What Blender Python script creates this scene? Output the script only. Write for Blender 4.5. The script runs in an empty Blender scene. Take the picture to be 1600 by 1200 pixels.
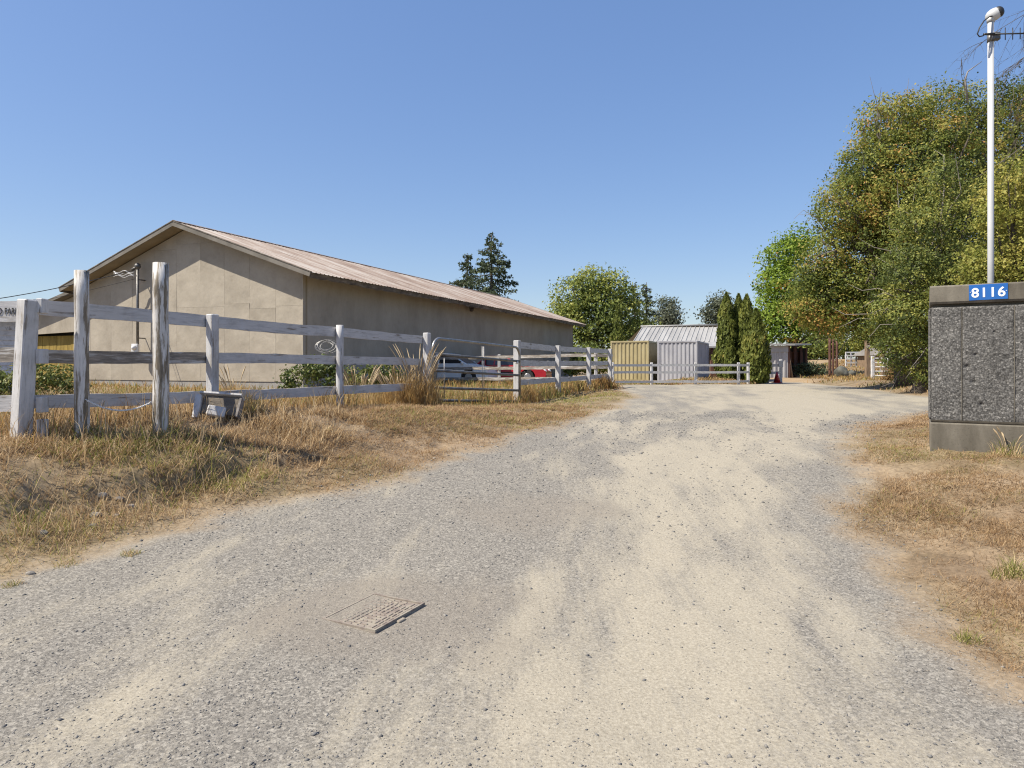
import bpy, bmesh, math, random
import numpy as np
from mathutils import Vector, Matrix

# ------------------------------------------------------------------ camera, sky, sun, exposure
SC = bpy.context.scene
COL = SC.collection
CZ = 1.55                      # eye height above the near gravel
FPX = 1066.0                   # focal length in photo pixels (1600 wide)
HOR = 570.0                    # horizon row in the photo
cam_d = bpy.data.cameras.new('camera')
cam = bpy.data.objects.new('camera', cam_d)
COL.objects.link(cam)
cam.location = (0, 0, CZ)
cam.rotation_euler = (math.radians(90), 0, 0)
cam_d.sensor_width = 36.0
cam_d.lens = 36.0 * FPX / 1600.0
cam_d.shift_y = -(600.0 - HOR) / 1600.0
cam_d.clip_start = 0.05
cam_d.clip_end = 3000
SC.camera = cam

SUN_TO = Vector((-1.38, -0.511, 1.93)).normalized()
SUN_EL = math.asin(SUN_TO.z)
SUN_AZ = math.atan2(SUN_TO.x, SUN_TO.y)       # clockwise from +Y
world = bpy.data.worlds.new('World')
SC.world = world
world.use_nodes = True
wn = world.node_tree
bg = wn.nodes['Background']
sky = wn.nodes.new('ShaderNodeTexSky')
sky.sky_type = 'NISHITA'
sky.sun_disc = False
sky.sun_elevation = SUN_EL
sky.sun_rotation = SUN_AZ
sky.altitude = 0
sky.air_density = 1.0
sky.dust_density = 0.8
sky.ozone_density = 5.0
hs = wn.nodes.new('ShaderNodeHueSaturation')       # one even grade of the whole sky
hs.inputs['Hue'].default_value = 0.514
hs.inputs['Saturation'].default_value = 1.48
hs.inputs['Value'].default_value = 1.17
gmn = wn.nodes.new('ShaderNodeGamma')
gmn.inputs['Gamma'].default_value = 0.54
wn.links.new(sky.outputs[0], gmn.inputs['Color'])
wn.links.new(gmn.outputs[0], hs.inputs['Color'])
wn.links.new(hs.outputs[0], bg.inputs[0])
bg.inputs[1].default_value = 0.15
sun_d = bpy.data.lights.new('sun', 'SUN')
sun = bpy.data.objects.new('sun', sun_d)
COL.objects.link(sun)
sun_d.energy = 4.2
sun_d.angle = math.radians(0.5)
sun_d.color = (1.0, 0.915, 0.77)
sun.rotation_euler = (-SUN_TO).to_track_quat('-Z', 'Y').to_euler()
sun.location = (-20, -8, 30)
SC.view_settings.view_transform = 'Standard'
SC.view_settings.look = 'None'
SC.view_settings.exposure = 0.9
SC.view_settings.gamma = 1
SC.view_settings.use_curve_mapping = False
SC.render.engine = 'CYCLES'
SC.cycles.use_denoising = True
SC.cycles.denoiser = 'OPENIMAGEDENOISE'
SC.cycles.denoising_input_passes = 'RGB_ALBEDO_NORMAL'
SC.cycles.denoising_prefilter = 'NONE'
SC.cycles.filter_width = 1.15
SC.cycles.max_bounces = 6
SC.cycles.transparent_max_bounces = 8

rng = np.random.default_rng(7)
random.seed(7)
PI = math.pi
W = {}                         # object name -> world matrix

# ------------------------------------------------------------------ small helpers
def P3(u, v, Y):
    return Vector(((u - 800) / FPX * Y, Y, CZ + (HOR - v) / FPX * Y))

def tag(o, label=None, cat=None, group=None, kind=None):
    if label: o['label'] = label
    if cat: o['category'] = cat
    if group: o['group'] = group
    if kind: o['kind'] = kind
    return o

def world_of(o):
    return W.get(o.name, Matrix.Identity(4)) if o else Matrix.Identity(4)

def thing(name, loc, label, cat, rz=0.0, group=None):
    o = bpy.data.objects.new(name, None)
    COL.objects.link(o)
    o.empty_display_size = 0.2
    o.location = loc
    o.rotation_euler = (0, 0, rz)
    W[o.name] = Matrix.Translation(Vector(loc)) @ Matrix.Rotation(rz, 4, 'Z')
    return tag(o, label, cat, group)

def place(o, parent, M):
    """link mesh object o so that its world matrix is M"""
    COL.objects.link(o)
    W[o.name] = M.copy()
    if parent:
        o.parent = parent
        L = world_of(parent).inverted() @ M
    else:
        L = M
    o.matrix_basis = L
    return o

class MB:
    """collects shapes in its own frame, builds ONE mesh object"""
    def __init__(s): s.v = []; s.f = []; s.sm = []
    def add(s, vs, fs, M=None, smooth=False):
        b = len(s.v)
        for p in vs:
            p = Vector(p)
            s.v.append(tuple(M @ p) if M else tuple(p))
        for f in fs:
            s.f.append(tuple(b + i for i in f)); s.sm.append(smooth)
        return s
    def box(s, c, d, M=None, bev=0.0):
        x, y, z = c; a, b, h = d[0] / 2, d[1] / 2, d[2] / 2
        if bev <= 0:
            vs = [(x + i * a, y + j * b, z + k * h) for k in (-1, 1) for j in (-1, 1) for i in (-1, 1)]
            fs = [(0, 2, 3, 1), (4, 5, 7, 6), (0, 1, 5, 4), (2, 6, 7, 3), (0, 4, 6, 2), (1, 3, 7, 5)]
            return s.add(vs, fs, M)
        e = min(bev, a * .9, b * .9, h * .9)
        ring = [(-a + e, -b), (a - e, -b), (a, -b + e), (a, b - e), (a - e, b), (-a + e, b), (-a, b - e), (-a, -b + e)]
        ri = [(-a + e, -b + e), (a - e, -b + e), (a - e, -b + e), (a - e, b - e), (a - e, b - e), (-a + e, b - e), (-a + e, b - e), (-a + e, -b + e)]
        vs = []; 
        for zz, rr in ((-h, ri), (-h + e, ring), (h - e, ring), (h, ri)):
            vs += [(x + p[0], y + p[1], z + zz) for p in rr]
        fs = []
        for k in range(3):
            for i in range(8):
                j = (i + 1) % 8
                fs.append((k * 8 + i, k * 8 + j, k * 8 + 8 + j, k * 8 + 8 + i))
        fs += [tuple(reversed([0, 1, 3, 5])), (24, 25, 27, 29)]
        # collapse duplicate corner points is not needed; degenerate faces are tiny
        return s.add(vs, fs, M)
    def tube(s, pts, rad, n=8, M=None, cap=True, smooth=True):
        pts = [Vector(p) for p in pts]
        if not hasattr(rad, '__len__'): rad = [rad] * len(pts)
        vs = []; fs = []
        up = Vector((0, 0, 1)); prev = None
        for i, p in enumerate(pts):
            d = (pts[min(i + 1, len(pts) - 1)] - pts[max(i - 1, 0)])
            if d.length < 1e-9: d = Vector((0, 0, 1))
            d.normalize()
            if prev is None:
                a = d.cross(up) if abs(d.z) < .95 else d.cross(Vector((1, 0, 0)))
            else:
                a = prev - d * prev.dot(d)
            a.normalize(); prev = a
            b = d.cross(a)
            for k in range(n):
                t = 2 * PI * k / n
                vs.append(p + (a * math.cos(t) + b * math.sin(t)) * rad[i])
        for i in range(len(pts) - 1):
            for k in range(n):
                k2 = (k + 1) % n
                fs.append((i * n + k, i * n + k2, (i + 1) * n + k2, (i + 1) * n + k))
        s.add(vs, fs, M, smooth)
        if cap:
            b = len(s.v) - len(vs)
            s.f.append(tuple(reversed(range(b, b + n)))); s.sm.append(False)
            s.f.append(tuple(range(b + (len(pts) - 1) * n, b + len(pts) * n))); s.sm.append(False)
        return s
    def prism(s, poly, h0, h1, M=None, inset=0.0):
        """poly in local XY, extruded along local Z from h0 to h1"""
        n = len(poly)
        vs = [(x, y, h0) for x, y in poly] + [(x, y, h1) for x, y in poly]
        fs = [tuple(reversed(range(n))), tuple(range(n, 2 * n))]
        fs += [(i, (i + 1) % n, n + (i + 1) % n, n + i) for i in range(n)]
        return s.add(vs, fs, M)
    def ball(s, c, r, n=10, m=6, M=None):
        r = r if hasattr(r, '__len__') else (r, r, r)
        vs = []; fs = []
        for j in range(m + 1):
            ph = PI * j / m
            for i in range(n):
                t = 2 * PI * i / n
                vs.append((c[0] + r[0] * math.sin(ph) * math.cos(t), c[1] + r[1] * math.sin(ph) * math.sin(t), c[2] - r[2] * math.cos(ph)))
        for j in range(m):
            for i in range(n):
                k = (i + 1) % n
                fs.append((j * n + i, j * n + k, (j + 1) * n + k, (j + 1) * n + i))
        return s.add(vs, fs, M, True)
    def mesh(s, name, mat):
        me = bpy.data.meshes.new(name)
        me.from_pydata(s.v, [], s.f)
        me.polygons.foreach_set('use_smooth', s.sm)
        if mat: me.materials.append(mat)
        me.validate(); me.update()
        return me
    def build(s, name, mat, parent=None, M=None, world=True):
        """world=True: shapes are in world space, stored relative to the parent; M: shapes are in frame M"""
        if M is None:
            M = world_of(parent) if parent else Matrix.Identity(4)
            if world and parent:
                inv = M.inverted(); s.v = [tuple(inv @ Vector(p)) for p in s.v]
        o = bpy.data.objects.new(name, s.mesh(name, mat))
        return place(o, parent, M)

def frame(p, x, z=(0, 0, 1)):
    """matrix at p with local X along x and local Z near z"""
    X = Vector(x).normalized(); Z = Vector(z); Y = Z.cross(X).normalized(); Z = X.cross(Y)
    return Matrix(((X.x, Y.x, Z.x, p[0]), (X.y, Y.y, Z.y, p[1]), (X.z, Y.z, Z.z, p[2]), (0, 0, 0, 1)))

def fmesh(name, V, F, mat, attrs=None, parent=None, smooth=False, cols=None):
    """fast mesh from numpy: V (n,3), F (m,k) of one size; world space"""
    V = np.ascontiguousarray(V, dtype=np.float32)
    if parent:
        inv = np.array(world_of(parent).inverted())
        V = (V @ inv[:3, :3].T + inv[:3, 3]).astype(np.float32)
    F = np.ascontiguousarray(F, dtype=np.int32)
    me = bpy.data.meshes.new(name)
    n, k = F.shape
    me.vertices.add(len(V)); me.vertices.foreach_set('co', V.ravel())
    me.loops.add(n * k); me.loops.foreach_set('vertex_index', F.ravel())
    me.polygons.add(n); me.polygons.foreach_set('loop_start', np.arange(0, n * k, k, dtype=np.int32))
    me.polygons.foreach_set('loop_total', np.full(n, k, dtype=np.int32))
    if smooth: me.polygons.foreach_set('use_smooth', np.ones(n, dtype=bool))
    for a, val in (attrs or {}).items():
        at = me.attributes.new(a, 'FLOAT', 'POINT')
        at.data.foreach_set('value', np.ascontiguousarray(val, dtype=np.float32))
    me.update(calc_edges=True)
    if mat: me.materials.append(mat)
    o = bpy.data.objects.new(name, me)
    return place(o, parent, world_of(parent) if parent else Matrix.Identity(4))

# ------------------------------------------------------------------ noise
def _h(ix, iy, s):
    n = (ix.astype(np.int64) * 374761393 + iy.astype(np.int64) * 668265263 + s * 1274126177) & 0xffffffff
    n = ((n ^ (n >> 13)) * 1274126177) & 0xffffffff
    return ((n ^ (n >> 16)) & 0xffff) / 65535.0
def vnoise(x, y, s=0):
    ix = np.floor(x); iy = np.floor(y); fx = x - ix; fy = y - iy
    fx = fx * fx * (3 - 2 * fx); fy = fy * fy * (3 - 2 * fy)
    a = _h(ix, iy, s); b = _h(ix + 1, iy, s); c = _h(ix, iy + 1, s); d = _h(ix + 1, iy + 1, s)
    return (a * (1 - fx) + b * fx) * (1 - fy) + (c * (1 - fx) + d * fx) * fy
def fbm(x, y, s=0, o=4):
    r = 0; a = .5; t = 0
    for i in range(o):
        r = r + a * vnoise(x, y, s + i * 17); t += a; a *= .5; x = x * 2.03 + 5.1; y = y * 2.03 + 1.7
    return r / t
def sstep(a, b, x):
    t = np.clip((x - a) / (b - a), 0, 1); return t * t * (3 - 2 * t)

# ------------------------------------------------------------------ materials
def nodes_of(m):
    m.use_nodes = True
    nt = m.node_tree
    return nt, nt.nodes['Principled BSDF']
def N(nt, t, **k):
    n = nt.nodes.new(t)
    for a, b in k.items():
        if a.startswith('i_'):
            n.inputs[int(a[2:])].default_value = b
        else: setattr(n, a, b)
    return n
def ramp(nt, stops, interp='LINEAR'):
    r = nt.nodes.new('ShaderNodeValToRGB'); r.color_ramp.interpolation = interp
    el = r.color_ramp.elements
    while len(el) > 1: el.remove(el[-1])
    for i, (p, c) in enumerate(stops):
        e = el[0] if i == 0 else el.new(p)
        e.position = p; e.color = (c[0], c[1], c[2], 1) if hasattr(c, '__len__') else (c, c, c, 1)
    return r
def coords(nt, stretch=(1, 1, 1), rnd=True, kind='Object'):
    tc = N(nt, 'ShaderNodeTexCoord'); mp = N(nt, 'ShaderNodeMapping')
    mp.inputs['Scale'].default_value = stretch
    nt.links.new(tc.outputs[kind], mp.inputs['Vector'])
    if rnd:
        oi = N(nt, 'ShaderNodeObjectInfo'); ml = N(nt, 'ShaderNodeMath', operation='MULTIPLY', i_1=37.0)
        cb = N(nt, 'ShaderNodeCombineXYZ')
        nt.links.new(oi.outputs['Random'], ml.inputs[0])
        for i in range(3): nt.links.new(ml.outputs[0], cb.inputs[i])
        nt.links.new(cb.outputs[0], mp.inputs['Location'])
    return mp.outputs[0]
def noise(nt, vec, scale, detail=4, rough=.55, dist=0):
    n = N(nt, 'ShaderNodeTexNoise')
    n.inputs['Scale'].default_value = scale; n.inputs['Detail'].default_value = detail
    n.inputs['Roughness'].default_value = rough; n.inputs['Distortion'].default_value = dist
    nt.links.new(vec, n.inputs['Vector']); return n
def bump(nt, pb, src, strength, dist=.02, prev=None):
    b = N(nt, 'ShaderNodeBump'); b.inputs['Strength'].default_value = strength; b.inputs['Distance'].default_value = dist
    nt.links.new(src, b.inputs['Height'])
    if prev: nt.links.new(prev, b.inputs['Normal'])
    nt.links.new(b.outputs[0], pb.inputs['Normal']); return b.outputs[0]
def mix(nt, fac, a, b, mode='MIX'):
    m = N(nt, 'ShaderNodeMix', data_type='RGBA', blend_type=mode)
    for s, i in ((fac, 0), (a, 6), (b, 7)):
        if hasattr(s, 'is_linked') or hasattr(s, 'node'): nt.links.new(s, m.inputs[i])
        elif hasattr(s, '__len__'): m.inputs[i].default_value = (s[0], s[1], s[2], 1)
        else: m.inputs[i].default_value = s
    return m.outputs[2]
def simple(name, stops, scale=4, rough=.7, bs=.2, bscale=None, stretch=(1, 1, 1), metal=0, detail=5, dist=.01, spec=None):
    m = bpy.data.materials.new(name); nt, pb = nodes_of(m)
    v = coords(nt, stretch)
    n = noise(nt, v, scale, detail)
    r = ramp(nt, stops); nt.links.new(n.outputs[0], r.inputs[0])
    nt.links.new(r.outputs[0], pb.inputs['Base Color'])
    pb.inputs['Roughness'].default_value = rough; pb.inputs['Metallic'].default_value = metal
    if spec is not None: pb.inputs['Specular IOR Level'].default_value = spec
    if bs > 0:
        n2 = noise(nt, v, bscale or scale * 6, 4)
        bump(nt, pb, n2.outputs[0], bs, dist)
    return m
def weathered(name, stretch, paint=(.52, .515, .52), wood=(.25, .22, .19), cover=.5, dirt=(.33, .31, .29)):
    m = bpy.data.materials.new(name); nt, pb = nodes_of(m)
    v = coords(nt, stretch)
    n1 = noise(nt, v, 5, 8, .7); r1 = ramp(nt, [(cover - .06, 1), (cover + .01, .0)]); nt.links.new(n1.outputs[0], r1.inputs[0])
    v2 = coords(nt, (1, 1, 1))
    n2 = noise(nt, v2, 3, 6, .6); r2 = ramp(nt, [(.3, paint), (.55, tuple(c * .9 for c in paint)), (.75, dirt)]); nt.links.new(n2.outputs[0], r2.inputs[0])
    n3 = noise(nt, v, 16, 6, .7); r3 = ramp(nt, [(.3, tuple(c * .45 for c in wood)), (.55, wood), (.75, tuple(c * 1.9 for c in wood))]); nt.links.new(n3.outputs[0], r3.inputs[0])
    c = mix(nt, r1.outputs[0], r2.outputs[0], r3.outputs[0])
    r4 = ramp(nt, [(.33, .62), (.52, 1)]); n4 = noise(nt, v, 11, 5, .75); nt.links.new(n4.outputs[0], r4.inputs[0])
    c = mix(nt, .75, c, r4.outputs[0], 'MULTIPLY')
    nt.links.new(c, pb.inputs['Base Color']); pb.inputs['Roughness'].default_value = .8
    b = bump(nt, pb, n3.outputs[0], .5, .006)
    bump(nt, pb, r1.outputs[0], -.4, .003, b)
    return m
def leafmat(name, stops, trans=.3, rough=.5, spec=.35):
    m = bpy.data.materials.new(name); nt, pb = nodes_of(m)
    a = N(nt, 'ShaderNodeAttribute', attribute_name='tint')
    r = ramp(nt, stops); nt.links.new(a.outputs['Fac'], r.inputs[0])
    nt.links.new(r.outputs[0], pb.inputs['Base Color']); pb.inputs['Roughness'].default_value = rough
    pb.inputs['Specular IOR Level'].default_value = spec
    t = N(nt, 'ShaderNodeBsdfTranslucent'); nt.links.new(r.outputs[0], t.inputs[0])
    mx = N(nt, 'ShaderNodeMixShader'); mx.inputs[0].default_value = trans
    nt.links.new(pb.outputs[0], mx.inputs[1]); nt.links.new(t.outputs[0], mx.inputs[2])
    out = nt.nodes['Material Output']; nt.links.new(mx.outputs[0], out.inputs[0])
    return m

M_ = {}
M_['rail'] = weathered('white_paint_rail', (.35, 4, 4), cover=.41)
M_['railold'] = weathered('peeling_paint_rail', (.35, 4, 4), paint=(.5, .49, .48), cover=.58)
M_['post'] = weathered('white_paint_post', (4, 4, .45), cover=.42)
M_['oldpost'] = weathered('peeling_paint_post', (4, 4, .4), paint=(.6, .58, .56), wood=(.2, .165, .12), cover=.52)
M_['bright'] = weathered('fresh_white_paint', (1, 1, 1), paint=(.6, .6, .61), cover=.38, dirt=(.45, .44, .42))
M_['greywood'] = simple('grey_wood', [(.3, (.09, .08, .075)), (.6, (.2, .18, .165)), (.8, (.28, .26, .24))], 3, .85, .4, stretch=(.5, 4, 4))
M_['timber'] = simple('brown_timber', [(.3, (.12, .08, .05)), (.6, (.24, .17, .11)), (.8, (.33, .25, .18))], 4, .85, .4, stretch=(4, 4, .5))
M_['redwood'] = simple('red_brown_boards', [(.3, (.07, .035, .025)), (.7, (.16, .075, .05))], 4, .85, .4, stretch=(4, 4, .5))
M_['galv'] = simple('galvanised_steel', [(.3, (.2, .2, .205)), (.7, (.36, .36, .365))], 9, .42, .1, metal=.75)
M_['galvdark'] = simple('dull_steel_tube', [(.3, (.1, .1, .1)), (.7, (.2, .195, .19))], 9, .5, .1, metal=.6)
M_['whitepole'] = simple('white_pole_paint', [(.3, (.44, .45, .46)), (.7, (.5, .51, .52))], 3, .4, .05)
M_['black'] = simple('black_plastic', [(.3, (.012, .012, .013)), (.7, (.025, .025, .026))], 6, .5, .1)
M_['darkglass'] = simple('dark_glass', [(.3, (.01, .012, .015)), (.7, (.016, .02, .026))], 2, .06, 0, spec=.7)
M_['blueglass'] = simple('blue_tinted_glass', [(.3, (.02, .035, .06)), (.7, (.03, .05, .085))], 2, .05, 0, spec=.8)
M_['carwhite'] = simple('white_car_paint', [(.3, (.78, .79, .8)), (.7, (.84, .85, .85))], 2, .25, 0, spec=.6)
M_['carred'] = simple('red_car_paint', [(.3, (.34, .012, .025)), (.7, (.4, .018, .03))], 2, .22, 0, spec=.6)
M_['rubber'] = simple('tyre_rubber', [(.3, (.012, .012, .012)), (.7, (.03, .03, .029))], 8, .8, .2)
M_['alloy'] = simple('wheel_alloy', [(.3, (.35, .35, .36)), (.7, (.45, .45, .46))], 8, .35, 0, metal=.8)
M_['lamp'] = simple('lamp_lens', [(.3, (.6, .6, .6)), (.7, (.75, .75, .76))], 4, .1, 0)
M_['redlamp'] = simple('red_lens', [(.3, (.3, .01, .01)), (.7, (.4, .02, .02))], 4, .15, 0)
M_['letters'] = simple('black_lettering', [(.3, (.01, .01, .01)), (.7, (.03, .03, .03))], 12, .7, 0)
M_['signblue'] = simple('blue_sign_sheet', [(.3, (.012, .1, .36)), (.7, (.018, .12, .41))], 5, .35, .02)
M_['signwhite'] = simple('white_digit_sheet', [(.3, (.78, .8, .82)), (.7, (.84, .85, .86))], 5, .4, 0)
M_['stone'] = simple('pale_field_stone', [(.3, (.13, .115, .1)), (.7, (.3, .28, .25))], 7, .85, .5)
M_['boulder'] = simple('grey_boulder', [(.3, (.05, .052, .045)), (.7, (.12, .12, .1))], 5, .85, .6, dist=.03)
M_['bark'] = simple('rough_bark', [(.3, (.05, .04, .03)), (.7, (.14, .115, .09))], 6, .9, .7, stretch=(3, 3, .6), dist=.03)
M_['twig'] = simple('grey_twig', [(.3, (.15, .13, .115)), (.7, (.28, .25, .22))], 6, .9, .2)
M_['iron'] = simple('rusty_cast_iron', [(.3, (.15, .12, .1)), (.46, (.21, .175, .148)), (.58, (.26, .23, .185))], 14, .85, .35, dist=.004)
M_['conc'] = None
# ------------------------------------------------------------------ terrain
_yt = np.arange(-60, 700, .1)
_zr = np.interp(_yt, [-60, 2.6, 4, 5, 6, 7, 8, 9, 12, 16, 20, 30, 42, 60, 700],
                [-1.6, -1.55, -1.51, -1.45, -1.36, -1.25, -1.16, -1.1, -.99, -.93, -.9, -.93, -1.04, -1.1, -1.1])
_k = np.exp(-np.linspace(-2.5, 2.5, 15) ** 2 / 2); _k /= _k.sum()
_zr = np.convolve(np.pad(_zr, 7, 'edge'), _k, 'valid')
DRIVE = np.array([(-40, -30), (30, -30), (30, -2), (4, 2), (2.4, 3.0), (2.3, 3.8), (2.62, 4.7), (3.0, 5.8), (3.45, 7), (4.4, 9), (5.5, 10.8),
                  (6.8, 12.6), (9, 14.2), (30, 15.5), (30, 18), (11.5, 18.2), (12.3, 22), (14.0, 27), (15, 33), (16.6, 39.5), (14.6, 41),
                  (12.3, 34.2), (11, 33.2), (5, 32.2), (4.4, 27), (3.9, 23), (3.7, 20), (2.6, 16), (1.3, 12.5), (0, 9.6),
                  (-1.38, 7.35), (-2.35, 6.26), (-3.0, 5.35), (-3.5, 4.6), (-4.6, 3.8), (-7, 3.0), (-40, 0)], dtype=float)
TRACK = np.array([(14.3, 38), (17.2, 38), (19, 46), (24.5, 60), (38, 80), (46, 92), (40, 96), (31, 80), (21.5, 60), (16.5, 46)], dtype=float)
def sdist(x, y, poly):
    """signed distance to a polygon, negative inside"""
    x = np.asarray(x, float); y = np.asarray(y, float)
    d = np.full(x.shape, 1e18); ins = np.zeros(x.shape, bool)
    n = len(poly)
    for i in range(n):
        ax, ay = poly[i]; bx, by = poly[(i + 1) % n]
        ex, ey = bx - ax, by - ay
        t = np.clip(((x - ax) * ex + (y - ay) * ey) / (ex * ex + ey * ey), 0, 1)
        d = np.minimum(d, (x - ax - t * ex) ** 2 + (y - ay - t * ey) ** 2)
        c = ((ay > y) != (by > y))
        if by != ay:
            c &= x < (bx - ax) * (y - ay) / (by - ay) + ax
        ins ^= c
    d = np.sqrt(d)
    return np.where(ins, -d, d)
_bY = [-60, 0, 4, 6.5, 8.5, 10.8, 13.5, 17, 22, 27, 40, 60, 700]
_bZ = [-1.6, -1.3, -.8, -.665, -.62, -.68, -.86, -.97, -.96, -.86, -.98, -1.0, -1.0]
def hgt(x, y, sd=None, micro=True):
    x = np.asarray(x, float); y = np.asarray(y, float)
    if sd is None: sd = sdist(x, y, DRIVE)
    p = np.interp(y, _yt, _zr)
    B = np.interp(y, _bY, _bZ)
    left = sstep(.35, -.35, x - np.interp(y, [-60, 3, 9, 20, 33, 60], [-5, -2, 2, 5, 8, 13]))
    near = sstep(9.0, 7.2, y)
    lip = fbm(x * .9, y * .9, 5, 3) * .9
    a = near * (.25 + lip * .5) + (1 - near) * .35
    w = near * 1.7 + (1 - near) * 1.9
    bl = sstep(0, 1, (sd - a) / w)
    zl = p + (B - p) * bl + near * .12 * sstep(.1, .8, sd) * (1 - bl)
    sl_ = sd + (fbm(x * 1.9, y * 1.9, 77, 3) - .5) * .5
    lipm = sstep(5.2, 5.7, y) * sstep(7.9, 7.2, y) * left
    zl = zl + lipm * .115 * (sstep(.84, .95, sl_) - sstep(1.0, 2.3, sl_)) - lipm * .04 * np.exp(-((sl_ - .72) / .16) ** 2)
    zr = p + .16 * sstep(.15, 1.6, sd)
    z = zl * left + zr * (1 - left)
    hill = sstep(14, 24, x) * sstep(42, 95, y) * 1.75
    z = z + hill
    # slow unevenness and small clods
    z = z + (fbm(x * .5, y * .5, 3, 3) - .5) * .08 * sstep(0, 1, sd + .6)
    if micro:
        lidf = np.clip((np.hypot(x + .83, y - 4.14) - .3) / .25, .08, 1)
        out = sstep(-.1, .5, sd)
        z = z + (fbm(x * 3.1, y * 3.1, 9, 4) - .5) * (.015 + .085 * out) * lidf
        z = z + (fbm(x * 9, y * 9, 12, 2) - .5) * (.010 + .03 * out) * lidf
        # wheel ruts in the gravel
        z = z - .018 * (1 - out) * np.exp(-((sd + 1.5 + .4 * fbm(x * .3, y * .3, 31, 2)) / .35) ** 2)
    return z + CZ
def hz(x, y, micro=True):
    return float(hgt(np.array([x]), np.array([y]), micro=micro)[0])

def gline(dense0, dense1, step, far0, far1, grow):
    a = list(np.arange(dense0, dense1 + 1e-6, step))
    s = step; x = dense1
    while x < far1: s *= grow; x += s; a.append(x)
    s = step; x = dense0; b = []
    while x > far0: s *= grow; x -= s; b.append(x)
    return np.array(b[::-1] + a)
gx = gline(-6.5, 6.5, .05, -500, 500, 1.055)
gy = gline(2.3, 9.5, .05, -40, 690, 1.045)
GX, GY = np.meshgrid(gx, gy)
fx, fy = GX.ravel(), GY.ravel()
SD = sdist(fx, fy, DRIVE)
SDN = SD + (fbm(fx * .8, fy * .8, 21, 4) - .5) * .55 + (fbm(fx * 4, fy * 4, 22, 3) - .5) * .4
GZ = hgt(fx, fy, SD)
def dust_of(x, y, sd):
    """cream dust against blue-grey gravel: wheel tracks along the drive, broken by noise"""
    wob = (fbm(x * .35, y * .35, 41, 3) - .5) * 1.6
    # distance across the drive measured from its right edge
    re = np.interp(y, [0, 3, 4.8, 7, 9, 11.4, 14, 20, 30, 40], [2.2, 2.3, 2.7, 3.45, 4.4, 5.8, 8, 10, 13, 16])
    q = re - x + wob * .5
    t = .85 * sstep(.3, 1.0, q) * sstep(3.3, 2.3, q) + .35 * np.exp(-((q - 3.9) / .4) ** 2)
    t = t + .55 * sstep(11, 18, y)
    a = x - y * .25
    n = fbm(a * .9, y * .35, 43, 5)
    n2 = fbm(a * 4.2, y * 1.3, 47, 5)
    return np.clip(.2 + t * .62 + (n - .5) * 1.2 + (n2 - .5) * 1.15, 0, 1)
dust = dust_of(fx, fy, SD)
green = np.clip((fbm(fx * .6, fy * .6, 51, 4) - .42) * 3 + .35 * sstep(12, 16, fy) * (fx < 4), 0, 1)
fine = .6 * sstep(1.1, .55, np.hypot((fx + .75) / 1.0, (fy - 4.1) / .8) + (fbm(fx * 2.2, fy * 2.2, 55, 4) - .5) * .8) + .55 * sstep(1.0, .4, np.hypot((fx - .25) / 1.0, (fy - 6.2) / .7) + (fbm(fx * 2.2, fy * 2.2, 56, 4) - .5) * .9)
grav = sstep(.42, -.34, SDN)
trk = sstep(.8, -.8, sdist(fx, fy, TRACK) + (fbm(fx * .5, fy * .5, 61, 3) - .5) * 2)
nx, ny = len(gx), len(gy)
idx = np.arange(nx * ny).reshape(ny, nx)
Q = np.stack([idx[:-1, :-1], idx[:-1, 1:], idx[1:, 1:], idx[1:, :-1]], -1).reshape(-1, 4)
isd = SDN[Q].mean(1) < 0
V = np.stack([fx, fy, GZ], 1)
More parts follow.
